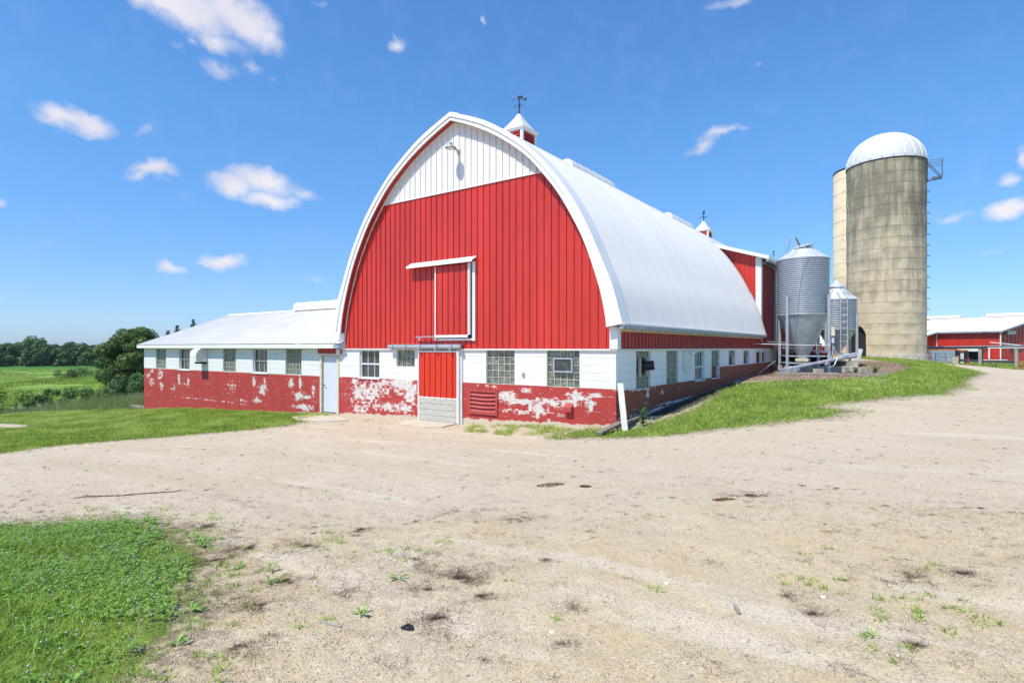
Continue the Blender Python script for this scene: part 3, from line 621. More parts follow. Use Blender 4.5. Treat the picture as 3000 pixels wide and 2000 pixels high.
b=MB(); band(b,MID+(CO-CI)*.02,OO,BY0-.045,.2); b.build('verge_cap',M['white'],barn)
b=MB(); band(b,CIe,MID,BY0-.02,BY0+.01); b.build('verge_board',M['sash'],barn)
b=MB(); strip(b,CI+(CO-CI)*.03,CI+(CO-CI)*.03,BY0+.008,.05); b.build('soffit',M['dred'],barn)
b=MB()
for s in(1,-1): b.tube([(CXB+s*(p[0]-.0),-.045,p[1]) for p in CI],.022,6)
b.build('verge_bead',M['sash'],barn)
# far verge of the lower roof
b=MB(); 
P=[(CXB+p[0],p[1]) for p in CO if p[0]>2.9]; n=len(P)
b.add([(x,BY1+.01,z+.035) for x,z in P]+[(x-.16,BY1+.01,z-.12) for x,z in P]+[(x,BY1-.12,z+.035) for x,z in P],[(i,i+1,n+i+1,n+i) for i in range(n-1)]+[(i,i+1,2*n+i+1,2*n+i) for i in range(n-1)])
b.build('verge_cap',M['white'],barn)
# eave gutter board
b=MB(); b.box(.20,BY0,2.455,.30,BY1,2.565); b.box(.075,BY0,2.47,.2,BY1,2.49); b.build('eave_board',M['galvd'],barn)
b=MB(); b.box(.30,BY0,2.545,.335,BY1,2.585); b.build('eave_edge',M['white'],barn)
b=MB(); b.box(.02,BY0+.2,2.40,.07,BY1,2.47); b.build('eave_trim',M['trimc'],barn)
# windows on the front
sashwin(barn,PF,-9.58,-8.58,.97,1.92,3)
glassblock(barn,PF,-7.75,-6.93,1.39,1.92,4,3,label='small glass block window beside the low sliding door')
glassblock(barn,PF,-4.06,-3.06,.97,1.92,5,5)
fr=glassblock(barn,PF,-2.01,-1.02,.97,1.92,5,5,label='glass block window with a small opening sash in its middle',skip=(-1.80,1.35,-1.22,1.735))
b=MB()
for a in ((-1.80,-1.22,1.35,1.39),(-1.80,-1.22,1.695,1.735),(-1.80,-1.76,1.39,1.695),(-1.26,-1.22,1.39,1.695)): pbox(b,PF,*a,-.02,.12)
b.build('vent_sash',M['galv'],fr); b=MB(); pbox(b,PF,-1.76,-1.26,1.39,1.695,.01,.02); b.build('vent_pane',M['glass'],fr)
# side windows
g=glassblock(barn,PS,1.21,2.2,.9,1.9,5,5,label='glass block window with a black duct poking out',skip=(1.45,1.28,1.95,1.72))
b=MB(); b.tube([(-.12,1.68,1.50),(.1,1.72,1.51),(.26,1.76,1.53)],.125,20); b.tube([(.26,1.76,1.53),(.275,1.765,1.532)],[.133,.133],20); b.build('fan_duct',M['black'],g)
b=MB(); pbox(b,PS,1.45,1.95,1.28,1.72,.1,.12); b.build('blanking_panel',M['dark'],g)
b=MB(); pbox(b,PS,1.40,1.49,1.2,1.72,-.03,.02); pbox(b,PS,1.87,1.95,1.22,1.74,-.03,.02); b.build('duct_batten',M['board'],g)
glassblock(barn,PS,3.42,4.43,.9,1.9,5,5)
b=MB(); pbox(b,PS,4.84,5.5,1.27,1.9,-.05,-.005); pbox(b,PS,4.82,5.52,1.25,1.275,-.06,0); b.build('hatch_board',M['whitepaint'],barn)
b=MB(); pbox(b,PS,5.35,5.86,1.80,1.86,-.12,-.06); b.build('strip_lamp',M['sash'],barn)
sashwin(barn,PS,6.03,7.05,.9,1.89,4,label='half open sash window in the shaded side wall',mid=.45)
glassblock(barn,PS,7.87,8.88,1.33,1.89,5,3); glassblock(barn,PS,10.12,11.09,1.66,1.88,5,1); glassblock(barn,PS,12.4,13.37,1.66,1.87,5,1)
b=MB(); pbox(b,PS,7.9,8.85,.95,1.30,.12,.14); pbox(b,PS,10.15,11.06,1.34,1.64,.12,.14); pbox(b,PS,12.43,13.34,1.34,1.64,.12,.14); pbox(b,PS,14.7,16.76,1.32,1.80,.12,.14); b.build('open_sash_gap',M['rust'],barn)
b=MB(); pbox(b,PS,7.84,8.9,.87,.91,-.02,.1)
for a,c in((10.1,11.1),(12.38,13.4)): pbox(b,PS,a,c,1.28,1.32,-.02,.1)
pbox(b,PS,14.62,16.84,1.80,1.88,-.015,.06); pbox(b,PS,15.62,15.8,1.3,1.80,-.01,.08); b.build('window_sill',M['sash'],barn)
# sliding door below
low=MB(); ribbed(low,-6.62,-5.06,lambda x:.47,lambda x:1.86,lambda u,d,v:(u,-.115-d*.9,v),off=.03); dr=low.build('sliding_door',M['red2'],barn); dr['label']='narrow red sliding door with grey boards across its foot'
b=MB()
for k in range(4): b.box(-6.62,-.13+random.uniform(-.006,.006),-.24+k*.178,-5.06,-.09,-.24+(k+1)*.178-.008)
b.build('kick_boards',M['board'],dr)
b=MB(); b.box(-6.655,-.125,-.26,-6.615,-.07,1.9); b.box(-5.06,-.14,-.26,-4.99,-.07,1.92); b.box(-6.62,-.13,1.86,-5.06,-.07,1.905); b.box(-6.62,-.128,.462,-5.06,-.08,.49); b.build('door_edge_trim',M['white'],dr)
b=MB(); b.box(-5.0,-.06,-.3,-4.93,-.005,1.93); b.box(-6.75,-.05,-.3,-6.70,-.005,1.93); b.build('door_jamb',M['sash'],barn)
b=MB(); b.box(-6.72,.14,-.5,-5.02,.19,1.93); b.build('doorway_backing',M['dark'],barn)
b=MB(); b.tube([(-7.95,-.17,2.02),(-4.87,-.17,2.02)],.055,12); b.box(-7.95,-.2,2.07,-4.87,-.03,2.10); rl=b.build('door_rail',M['galv'],barn)
for x in (-7.74,-7.14,-6.51,-5.82,-5.22):
    b=MB(); b.bar((x-.03,-.24,1.93),(x+.04,-.24,2.09),.05,.012,(0,1,0)); b.bar((x,-.24,2.09),(x,-.04,2.10),.05,.012); b.bar((x-.03,-.24,1.93),(x-.03,-.17,1.93),.05,.02); b.build('rail_bracket',M['galv'],rl)
# hay door above
up=MB(); ribbed(up,-5.90,-4.62,lambda x:2.38,lambda x:4.44,lambda u,d,v:(u,-.125-d,v),off=.1); hd=up.build('hay_door',M['red'],barn); hd['label']='tall red sliding hay door with white edges under a white hood'
b=MB(); b.box(-5.945,-.14,2.33,-5.90,-.08,4.44); b.box(-4.62,-.15,2.30,-4.56,-.06,4.46); b.box(-5.94,-.15,2.30,-4.56,-.08,2.375); b.build('door_edge_trim',M['white'],hd)
b=MB(); b.box(-4.50,-.09,2.20,-4.41,-.03,4.5); b.box(-5.95,-.08,2.21,-4.5,-.03,2.27); b.build('hay_door_frame',M['white'],barn)
b=MB(); b.box(-4.56,-.05,2.26,-4.5,-.028,4.45); b.build('frame_gap',M['dark'],barn)
b=MB(); b.box(-6.74,-.16,2.315,-5.9,-.12,2.35); b.box(-6.62,-.15,2.22,-6.55,-.1,2.31); b.box(-5.96,-.15,2.22,-5.88,-.1,2.3); b.build('lower_track',M['galv'],barn)
b=MB(); b.prism([(-.03,4.66),(-.27,4.52),(-.27,4.47),(-.25,4.47),(-.25,4.50),(-.03,4.62)],lambda u,v,d:(d,u,v),-7.05,-4.38); b.build('door_hood',M['white'],barn)
# louvre, box vent, socket
b=MB(); b.box(-4.69,-.05,.08,-3.63,-.003,.15); b.box(-4.69,-.05,.72,-3.63,-.003,.78); b.box(-4.69,-.05,.15,-4.62,-.003,.72); b.box(-3.70,-.05,.15,-3.63,-.003,.72); lv=b.build('louvre_frame',M['louv'],barn)
b=MB()
for k in range(5):
    z=.16+k*.115; n=8; top=[];bo=[]
    for i in range(n+1):
        t=i/n; sag=-.018*math.sin(math.pi*t)*(1+.3*k/5); x=-4.62+.92*t; top.append((x,.03,z+.125+sag*.3)); bo.append((x,-.055,z+sag))
    b.add(top+bo,[(i,i+1,n+2+i,n+1+i) for i in range(n)])
b.build('louvre_slat',M['louv'],lv)
b=MB(); b.box(-4.62,.1,.14,-3.70,.12,.73); b.build('louvre_back',M['dark'],lv)
b=MB(); b.prism([(-.003,.56),(-.12,.46),(-.12,.34),(-.003,.34)],lambda u,v,d:(d,u,v),-1.42,-1.2); b.build('vent_hood',M['louv'],barn)
b=MB(); b.box(-2.80,-.03,1.2,-2.71,-.002,1.31); b.box(-2.785,-.045,1.235,-2.735,-.03,1.275); b.build('outdoor_socket',M['galvd'],barn)
# gable lamp
b=MB(); b.tube([(-5.06,-.03,7.80),(-5.06,-.12,7.83),(-5.06,-.30,7.85)],.035,8); b.box(-5.12,-.06,7.74,-5.0,-.025,7.86); b.lathe([(.03,.12),(.05,.1),(.05,.03),(.07,.0)],(-5.06,-.40,7.87),16); lp=b.build('barn_light',M['galv'],barn); lp['label']='grey yard light on a short arm on the white gable'
b=MB(); b.lathe([(.05,.02),(.10,.0),(.16,-.035),(.17,-.055)],(-5.06,-.40,7.87),24); b.build('light_shade',M['galv'],lp,smooth=True)
b=MB(); b.lathe([(.0,-.09),(.06,-.085),(.10,-.05)],(-5.06,-.40,7.87),16); b.build('light_bulb',M['sash'],lp,smooth=True)
# ridge vents
def ridge_vent(y0,y1,parent,x=CXB,z=9.0,ax='Y',w=.30,h=.5):
    b=MB(); pr=[(-w,0),(-w*1.05,h*.35),(-w*.8,h*.75),(-w*.35,h),(w*.35,h),(w*.8,h*.75),(w*1.05,h*.35),(w,0)]
    fn=(lambda u,v,d:(x+u,d,z+v)) if ax=='Y' else (lambda u,v,d:(d,x+u,z+v))
    b.prism(pr,fn,y0,y1)
    k=y0+.25
    while k<y1: b.prism([(p[0]*1.03,p[1]*1.03) for p in pr],fn,k,k+.03); k+=.6
    return b.build('ridge_vent',M['roof'],parent)
ridge_vent(6.5,10.3,barn,h=.42,z=8.95); ridge_vent(17.4,21,barn,h=.42,z=8.95)
# cupola
def pig_vane(parent,z0):
    cx,cy=CXB,3.3; b=MB(); b.tube([(cx,cy,z0-.05),(cx,cy,z0+.53)],.022,8); b.lathe([(.02,0),(.045,.03),(.02,.06)],(cx,cy,z0+.01),10)
    R3=Vector((RT[0],RT[1],0)); Fw=Vector((FW[0],FW[1],0)); C=Vector((cx,cy,0))
    def P(s,z,t=0): return C+R3*s+Fw*t+Vector((0,0,z))
    zl=z0+.26; zp=z0+.48
    b.tube([P(-.11,zl),P(.11,zl)],.008,5); b.tube([P(0,zl,-.14),P(0,zl,.14)],.008,5)
    for s in(-1,1):   # S and N letters
        pts={-1:[(.025,.03),(.0,.04),(-.025,.027),(-.018,.006),(.018,-.006),(.025,-.027),(0,-.04),(-.03,-.03)],1:[(-.025,-.037),(-.025,.037),(.025,-.037),(.025,.037)]}[s]
        b.tube([P(s*.15+x,zl+z) for x,z in pts],.007,4)
    b.tube([P(-.02,zl+.07,.16),P(-.02,zl-.01,.16)],.012,4); b.tube([P(.03,zl-.0,-.16),P(.03,zl-.09,-.16)],.013,4)
    b.tube([P(-.20,zp-.02),P(.20,zp+.015)],.007,5); b.prism([(-.24,0),(-.19,.02),(-.19,-.02)],lambda u,v,d:P(u,zp+v-.02,d),-.005,.005)
    b.prism([(.165,.0),(.15,.045),(.24,.045),(.27,.065),(.245,.0),(.27,-.04),(.15,-.04)],lambda u,v,d:P(u,zp+v+.015,d),-.005,.005)
    pig=[(-.17,.06),(-.15,.13),(-.10,.17),(.0,.20),(.10,.20),(.15,.17),(.17,.12),(.16,.05),(.15,-.0),(.12,-.0),(.11,.05),(.02,.055),(-.06,.05),(-.07,-.0),(-.10,.0),(-.11,.06),(-.15,.04),(-.18,.03)]
    b.prism(pig,lambda u,v,d:P(u*.58+.03,zp+v*.58+.015,d),-.015,.015)
    return b.build('weathervane',M['darkmetal'],parent)
def cupola(cy,parent,fancy=True,cx=CXB,zb=0):
    s=.43; z0=8.3+zb; z1=9.40+zb
    b=MB()
    for sx in(-1,1):
        for sy in(-1,1): b.box(cx+sx*s,cy+sy*s,z0,cx+sx*(s-.09),cy+sy*(s-.09),z1)
    b.box(cx-s-.02,cy-s-.02,z1-.06,cx+s+.02,cy+s+.02,z1+.01); cu=b.build('cupola',M['white'],parent)
    b=MB(); k=0
    z=z0
    while z<z1-.12:
        q=s-.03; h=.105
        for (ax,sg) in(('x',-1),('x',1),('y',-1),('y',1)):
            a,c=(-(s-.09),(s-.09))
            if ax=='y': vs=[(cx+a,cy+sg*(q+.02),z),(cx+c,cy+sg*(q+.02),z),(cx+c,cy+sg*(q-.05),z+h),(cx+a,cy+sg*(q-.05),z+h)]
            else: vs=[(cx+sg*(q+.02),cy+a,z),(cx+sg*(q+.02),cy+c,z),(cx+sg*(q-.05),cy+c,z+h),(cx+sg*(q-.05),cy+a,z+h)]
            b.add(vs+[vs[0],vs[1],(vs[1][0],vs[1][1],z-.015),(vs[0][0],vs[0][1],z-.015)],[(0,1,2,3),(4,5,6,7)])
        z+=h*.93
    b.build('louvre',M['louv'] if False else M['red'],cu)
    b=MB(); b.box(cx-s+.1,cy-s+.1,z0,cx+s-.1,cy+s-.1,z1-.02); b.build('cupola_core',M['dred'],cu)
    b=MB(); pr=[(.50,-.03),(.50,0),(.38,.09),(.27,.24),(.15,.42),(.05,.60),(.0,.65)]
    vs=[];
    for r,z in pr:
        vs+=[(cx+r*i,cy+r*j,z1+.04+z) for i,j in((-1,-1),(1,-1),(1,1),(-1,1))]
    b.add(vs,[(4*k+i,4*k+(i+1)%4,4*k+4+(i+1)%4,4*k+4+i) for k in range(len(pr)-1) for i in range(4)]+[(3,2,1,0)]); b.build('cupola_roof',M['roof'],cu)
    return cu
c1=cupola(3.3,barn); c1['label']='red louvred cupola with a pig weathervane on the near ridge'; pig_vane(c1,10.08)
c2=cupola(23.9,barn); c2['label']='red louvred cupola farther back on the ridge'
def plain_vane(parent,cy,z0):
    b=MB(); cx=CXB; b.tube([(cx,cy,z0-.05),(cx,cy,z0+.6)],.025,8); b.tube([(cx-.19,cy,z0+.26),(cx+.19,cy,z0+.26)],.010,5); b.tube([(cx,cy-.19,z0+.26),(cx,cy+.19,z0+.26)],.010,5)
    for dx,dy in((-.2,0),(.2,0),(0,-.2),(0,.2)): b.box(cx+dx-.02,cy+dy-.02,z0+.22,cx+dx+.02,cy+dy+.02,z0+.30)
    b.prism([(-.12,.45),(-.05,.62),(.05,.70),(.12,.62),(.1,.45)],lambda u,v,d:(cx+u*.5,cy+u*.4+d,z0+v),-.015,.015); return b.build('weathervane',M['darkmetal'],parent)
plain_vane(c2,23.9,10.05)
c3=cupola(45.2,barn,zb=.35); plain_vane(c3,45.2,10.45); c3['label']='far cupola, only its weathervane showing'
# side dormer at the back
b=MB(); ribbed(b,-2.6,-.2,lambda x:max(2.4,min(arch_out(x),6.9)) if x>-5 else 7,lambda x:6.30-(x+.0)*.33,lambda u,d,v:(u,BY1+.25-d,v)); dm=b.build('dormer_siding',M['red'],barn); dm['label']='red ribbed wall of the tall rear section rising above the round roof'
b=MB(); b.box(-.22,BY1+.2,2.3,.03,BY1+.26,6.22); b.box(.0,BY1+.26,2.3,.035,BY1+.42,6.12); b.build('corner_trim',M['white'],barn)
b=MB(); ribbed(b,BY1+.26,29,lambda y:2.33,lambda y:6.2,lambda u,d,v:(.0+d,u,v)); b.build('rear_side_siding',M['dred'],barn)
b=MB(); b.box(.0,18,1.9,.05,29,2.33); b.build('rear_sill',M['dred'],barn)
b=MB()
zr=lambda x:6.36-(x)*.33
b.prism([(-3.6,zr(-3.6)),(.42,zr(.42)),(.42,zr(.42)-.17),(-3.6,zr(-3.6)-.17)],lambda u,v,d:(u,d,v),BY1-.08,29.2); b.build('dormer_roof',M['roof'],barn)
b=MB(); b.box(.30,BY1-.06,zr(.42)-.26,.40,29.2,zr(.42)-.16); b.build('dormer_eave',M['galvd'],barn)
b=MB(); b.box(.04,BY1+.5,5.93,.16,19.3,6.03); b.build('big_door_track',M['galvd'],barn)
b=MB(); b.box(.03,18.3,2.3,.13,18.72,5.93); b.build('big_door_edge',M['galv'],barn)
b=MB(); b.box(.02,16.7,2.25,.10,22,2.31); b.build('big_door_guide',M['white'],barn)
b=MB(); b.box(-2.2,18,-.5,-2.0,30,2.2); b.box(-2.2,29.8,-.5,0,30,2.3); b.build('recess_wall',M['conc'],barn)
b=MB(); b.box(-10.5,.3,-.9,-10.4,48,2.6); b.box(-10.5,47.9,-.9,-1.5,48,2.4); b.build('rear_wall',M['dred'],barn)
# ------------------------------------------------------------------ low wing
wing=thing('low_wing',(-18.4,0,-.6),'long low wing with a white ribbed roof, joined to the left of the barn','farm building')
WX0,WX1,WYR=-26.39,-10.5,4.54
b=MB(); WH=[(-25.03,.965,-23.96,1.94),(-22.61,.955,-21.58,1.95),(-18.58,.97,-17.56,1.94),(-16.24,.97,-15.2,1.94),(-13.94,.97,-12.91,1.94),(-11.68,-.36,-10.72,1.76)]
holed(b,WX0,WX1,-2.4,2.1,WH,lambda u,v,d:(u,.004+d,v),.2)
b.add([(WX0,.004,-2.4),(WX0,9.1,-2.4),(WX0,9.1,2.1),(WX0,4.54,3.8),(WX0,.004,2.1)],[(4,3,2,1,0)]); b.add([(WX0,9.1,-2.4),(WX1,9.1,-2.4),(WX1,9.1,2.1),(WX0,9.1,2.1)],[(0,1,2,3)])
b.build('block_wall',M['block_wing'],wing)
PW=lambda u,v,d:(u,.004+d,v)
glassblock(wing,PW,-25.03,-23.96,.965,1.94,5,5); glassblock(wing,PW,-18.58,-17.56,.97,1.94,5,5); glassblock(wing,PW,-13.94,-12.91,.97,1.94,5,5)
sashwin(wing,PW,-22.61,-21.58,.955,1.95,3); sashwin(wing,PW,-16.24,-15.2,.97,1.94,3)
# roof
sl=(3.86-2.13)/(WYR+.28)
b=MB(); ribbed(b,WX0-.12,-10.28,lambda x:0,lambda x:1,lambda u,d,v:(u,-.30+v*(WYR+.30),2.13+v*1.73+.02+d*.8),slices=1)
ribbed(b,WX0-.12,-10.28,lambda x:0,lambda x:1,lambda u,d,v:(u,9.4-v*(9.4-WYR),2.13+v*1.73+.02+d),prof=[(0,0)])
wr=b.build('roof',M['wingroof'],wing); wr['label']='low white ribbed metal roof'
b=MB(); b.prism([(WYR-.2,3.83),(WYR,3.93),(WYR+.2,3.83)],lambda u,v,d:(d,u,v),WX0-.12,-10.3); b.build('ridge_cap',M['white'],wr)
ridge_vent(-19.95,-10.6,wing,x=WYR,z=3.88,ax='X',w=.22,h=.40)
b=MB(); b.box(WX0-.12,-.285,1.975,-10.62,-.25,2.125); b.box(WX0-.12,-.25,2.0,WX0-.09,9.35,2.12)
b.add([(WX0-.13,-.29,2.0),(WX0-.13,WYR,3.73),(WX0-.13,WYR,3.87),(WX0-.13,-.29,2.14)],[(0,1,2,3)]); b.build('fascia',M['white'],wing)
b=MB(); b.box(WX0-.1,-.25,1.985,-10.5,.0,2.005); b.build('soffit',M['white'],wing)
b=MB(); b.add([(-10.62,-.30,1.97),(-10.40,-.22,1.99),(-10.28,-.03,1.99),(-10.28,-.03,2.24),(-10.40,-.2,2.18),(-10.62,-.30,2.14)],[(0,1,4,5),(1,2,3,4)]); o=b.build('bent_gutter_end',M['galv'],wing); o['label']='bent grey metal at the eave end'
# fan hood
b=MB(); pr=[(-.003,1.36),(-.003,1.96)]+[(-.20+.30*math.cos(t)-.0,1.66+.30*math.sin(t)) for t in np.linspace(math.pi/2*.9,math.pi,10)]+[(-.50,1.38)]
b.prism(pr,lambda u,v,d:(d,u,v),-20.49,-19.92); fh=b.build('fan_hood',M['whitepaint'],wing)
b=MB(); b.box(-20.42,-.32,1.28,-19.98,-.02,1.355); b.build('shadow_spout',M['dark'],fh)  # near-black spout box; the shadow below the hood is put into its colour
# steel door
b=MB(); b.box(-11.745,-.035,-.36,-11.64,.06,1.77); b.box(-10.77,-.035,-.36,-10.665,.06,1.77); b.box(-11.64,-.035,1.70,-10.77,.06,1.77); b.build('door_frame',M['trimc'],wing)
b=MB(); b.box(-11.60,.03,-.32,-10.80,.07,1.69); d_=b.build('door',M['door'],wing); d_['label']='pale grey steel door in a cream frame'
b=MB(); b.tube([(-11.53,.03,.64),(-11.53,-.03,.64),(-11.42,-.035,.64)],.014,6); b.lathe([(.03,0),(.03,.01)],(-11.53,.025,.64),12); b.build('door_handle',M['darkmetal'],d_)
b=MB(); ribbed(b,-11.88,-10.50,lambda x:1.79,lambda x:1.98,lambda u,d,v:(u,-.03-d*.7,v)); b.build('lintel_panel',M['dred'],wing)
b=MB(); b.box(-10.66,-.14,1.79,-10.55,-.04,1.95); b.lathe([(.05,0),(.05,-.09),(.02,-.11)],(-10.60,-.11,1.86),12); b.build('door_lamp',M['sash'],wing)
b=MB(); b.box(-11.8,-.5,-.62,-10.5,.0,-.40); b.build('door_step',M['conc'],wing)
# ------------------------------------------------------------------ feed bins
def corr_prof(r,z0,z1,p=.09,a=.024,n=8):
    k=int((z1-z0)/p*n); return [(r+a*math.sin(2*math.pi*i/n),z0+(z1-z0)*i/k) for i in range(k+1)]
def feed_bin(c,r,zg,zb,z1,z2,z3,zt,label,angs,legtop,name='feed_bin'):
    t=thing(name,(c[0],c[1],zg),label,'feed bin')
    b=MB(); b.lathe(corr_prof(r,z1,z2),(c[0],c[1],0),72); o=b.build('bin_wall',M['galv'],t,smooth=True)
    b=MB(); b.lathe([(r+.02,z1-.03),(r+.02,z1+.02),(r,z1+.02)],(c[0],c[1],0),72); b.lathe([(r,z2-.03),(r+.025,z2-.03),(r+.025,z2+.01)],(c[0],c[1],0),72)
    for k in range(48):
        a=k*2*math.pi/48
        for zz in(z1-.005,z2-.012): b.box(c[0]+(r+.02)*math.cos(a)-.008,c[1]+(r+.02)*math.sin(a)-.008,zz-.012,c[0]+(r+.03)*math.cos(a)+.008,c[1]+(r+.03)*math.sin(a)+.008,zz+.012)
    b.build('bolted_ring',M['galvd'],o)['kind']='stuff'
    b=MB(); b.lathe([(.18,zb),(r*.62,zb+(z1-zb)*.5),(r,z1)],(c[0],c[1],0),64); h=b.build('hopper_cone',M['binc'],t,smooth=True)
    b=MB()
    for k in range(6):
        a=k*math.pi/3+.35; 
        for q in range(26):
            f_=q/26; rr_=.18+(r-.18)*f_+.004; b.box(c[0]+rr_*math.cos(a)-.009,c[1]+rr_*math.sin(a)-.009,zb+(z1-zb)*f_-.012,c[0]+rr_*math.cos(a)+.009,c[1]+rr_*math.sin(a)+.009,zb+(z1-zb)*f_+.012)
    b.build('seam_bolts',M['darkmetal'],h)['kind']='stuff'
    b=MB(); b.lathe([(r+.03,z2-.01),(r+.03,z2+.015),(r*.62,z2+(z3-z2)*.55),(.36,z3)],(c[0],c[1],0),48)
    for k in range(10):
        a=k*math.pi/5; b.bar((c[0]+(r+.02)*math.cos(a),c[1]+(r+.02)*math.sin(a),z2+.02),(c[0]+.37*math.cos(a),c[1]+.37*math.sin(a),z3+.01),.03,.03)
    b.build('bin_roof',M['galvl'],t)
    for i,(lx,ly) in enumerate(angs):
        px,py,_=at(lx,ly); b=MB(); w=.055; zg_=ghf(px,py)-.05; lt=legtop
        b.box(px-w,py-w,zg_,px+w,py-w+.012,lt); b.box(px-w,py-w+.012,zg_,px-w+.012,py+w,lt); b.box(px+w-.012,py-w+.012,zg_,px+w,py+w,lt); b.box(px-w-.03,py-w-.03,zg_,px+w+.03,py+w+.03,zg_+.07)
        b.build('leg',M['galv'],t)
    return t
M['binc']=mat('grey_hopper_steel',(.46,.53,.57),.42,metal=.2,var=.12,vscale=3,bump=.15,bscale=5)
M['galvl']=mat('pale_galvanised_sheet',(.62,.65,.68),.5,metal=.25,var=.12,vscale=3)
bc=(1.661,16.302); blat=((bc[0]-CAMX)*RT[0]+(bc[1]-CAMY)*RT[1]); bdep=((bc[0]-CAMX)*FW[0]+(bc[1]-CAMY)*FW[1])
LG=[(-.98,-.56),(.66,-1.0),(.99,.5),(-.60,.98)]
LG=[(blat+a,bdep+c) for a,c in LG]
bn=feed_bin(bc,1.08,.84,1.48,3.5,6.02,6.54,6.8,'large corrugated steel feed bin on legs, closest to the barn wall',LG,4.36)
b=MB(); cx,cy=bc
b.lathe([(.36,6.52),(.36,6.60),(.40,6.61)],(cx,cy,0),28); b.add([], [])
b.build('bin_collar',M['galvd'],bn)
b=MB(); T_=Matrix.Translation(Vector((cx,cy,6.655)))@Matrix.Rotation(math.radians(14),4,Vector((RT[1],-RT[0],0)))@Matrix.Rotation(0,4,'Z')
vs=[];n=28
for r_,z_ in((.46,-.035),(.46,.035),(.30,.06),(.0,.08)):
    for k in range(n): vs.append(tuple(T_@Vector((r_*math.cos(k*2*math.pi/n),r_*math.sin(k*2*math.pi/n),z_))))
b.add(vs,[(j*n+k,j*n+(k+1)%n,(j+1)*n+(k+1)%n,(j+1)*n+k) for j in range(3) for k in range(n)]); b.build('bin_lid',M['galvl'],bn,smooth=False)
b=MB(); p0=at(blat-.22,bdep-.2,6.62); p1=at(blat-.42,bdep-.2,7.02); b.bar(p0,p1,.06,.05); b.tube([at(blat-1.0,bdep-.5,6.3),at(blat-.86,bdep-.5,6.6),at(blat-.82,bdep-.5,6.9)],.012,5); b.build('lid_lever',M['rust'],bn)
b=MB(); b.tube([(x,y,z) for x,y,z in [at(blat-.25,bdep-1.1,5.98),at(blat-.52,bdep-1.0,5.3),at(blat-.64,bdep-.95,4.4),at(blat-.68,bdep-.9,3.4),at(blat-.74,bdep-.85,2.4)]],.006,5); b.build('lid_cord',M['darkmetal'],bn)
b=MB(); b.box(cx-.27,cy-.27,1.38,cx+.27,cy+.27,1.50); b.add([(cx-.2,cy-.2,1.38),(cx+.2,cy-.2,1.38),(cx+.2,cy+.2,1.38),(cx-.2,cy+.2,1.38),(cx,cy,1.16)],[(0,1,4),(1,2,4),(2,3,4),(3,0,4)]); b.build('hopper_boot',M['trimc'],bn)
b=MB()
for z in(1.62,1.30):
    for i in range(4):
        A,B_=LG[i],LG[(i+1)%4]; b.bar(at(*A,z),at(*B_,z),.03,.06)
b.build('leg_brace',M['galv'],bn)
l2=at(*LG[1]); 
b=MB(); b.bar(at(LG[1][0]+.16,LG[1][1]-.05,2.52),at(LG[1][0]+.16,LG[1][1]-.05,2.92),.24,.14,(1,0,0)); eb=b.build('control_box',M['trimc'],bn)
b=MB(); q=at(LG[1][0]+.16,LG[1][1]-.14,2.75); b.lathe([(.04,-.03),(.05,0),(.03,.03)],q,10); b.build('control_knob',M['darkmetal'],eb)
b=MB(); b.bar(at(LG[1][0]+.16,LG[1][1]-.03,2.2),at(LG[1][0]+.16,LG[1][1]-.03,2.48),.15,.1,(1,0,0)); b.tube([at(LG[1][0]+.16,LG[1][1]-.03,2.2),at(LG[1][0]+.14,LG[1][1]-.05,1.8),at(LG[1][0]+.05,LG[1][1]-.02,1.4)],.02,6); b.build('junction_box',M['galvl'],bn)
# small bin
sc_=(2.535,20.96); sl_=((sc_[0]-CAMX)*RT[0]+(sc_[1]-CAMY)*RT[1]); sd_=((sc_[0]-CAMX)*FW[0]+(sc_[1]-CAMY)*FW[1])
sb=feed_bin(sc_,.90,1.02,1.75,2.93,4.45,5.02,5.4,'smaller corrugated steel feed bin with a ladder, between the large bin and the silo',[(sl_+a,sd_+c) for a,c in ((.62,-.72),(.86,.3),(-.62,.72),(-.8,-.45))],3.7)
b=MB(); b.lathe([(.36,4.98),(.36,5.08),(.40,5.09),(.40,5.16),(.15,5.35),(.0,5.52)],(sc_[0],sc_[1],0),28); b.build('bin_lid',M['galvl'],sb)
b=MB(); 
for s in(-.17,.17):
    b.tube([at(sl_-.18+s,sd_-.98,1.5),at(sl_-.18+s,sd_-.98,4.5),at(sl_-.15+s,sd_-.5,5.0)],.02,6)
z=1.65
while z<4.5: b.tube([at(sl_-.35,sd_-.98,z),at(sl_-.01,sd_-.98,z)],.014,5); z+=.33
b.build('ladder',M['galvl'],sb)
# auger
au=thing('grain_auger',at(19.5,25.2,.9),'grey auger tube sloping up to the right under the large feed bin','auger')
A0=at(11.75,25.0,1.02); A1=at(15.3,25.35,1.66)
b=MB(); b.tube([A0,A1],.075,14); 
for f_ in(.3,.55,.78):
    p=Vector(A0).lerp(Vector(A1),f_); d_=(Vector(A1)-Vector(A0)).normalized(); b.tube([p-d_*.03,p+d_*.03],.095,14)
b.build('auger_tube',M['galvd'],au)
b=MB(); p=Vector(A0); b.bar(p-Vector((.1,0,.05)),Vector(at(12.5,25.0,1.1)),.3,.16); b.build('auger_inlet',M['galvd'],au)
b=MB(); d_=(Vector(A1)-Vector(A0)).normalized(); b.bar(Vector(A1)-Vector((0,0,.22)),Vector(A1)+Vector((.12,0.0,.28)),.2,.16); b.tube([Vector(A1)-d_*.9+Vector((0,0,.1)),Vector(A1)-d_*.1+Vector((0,0,.12))],.03,8); b.build('auger_motor',M['galvl'],au)
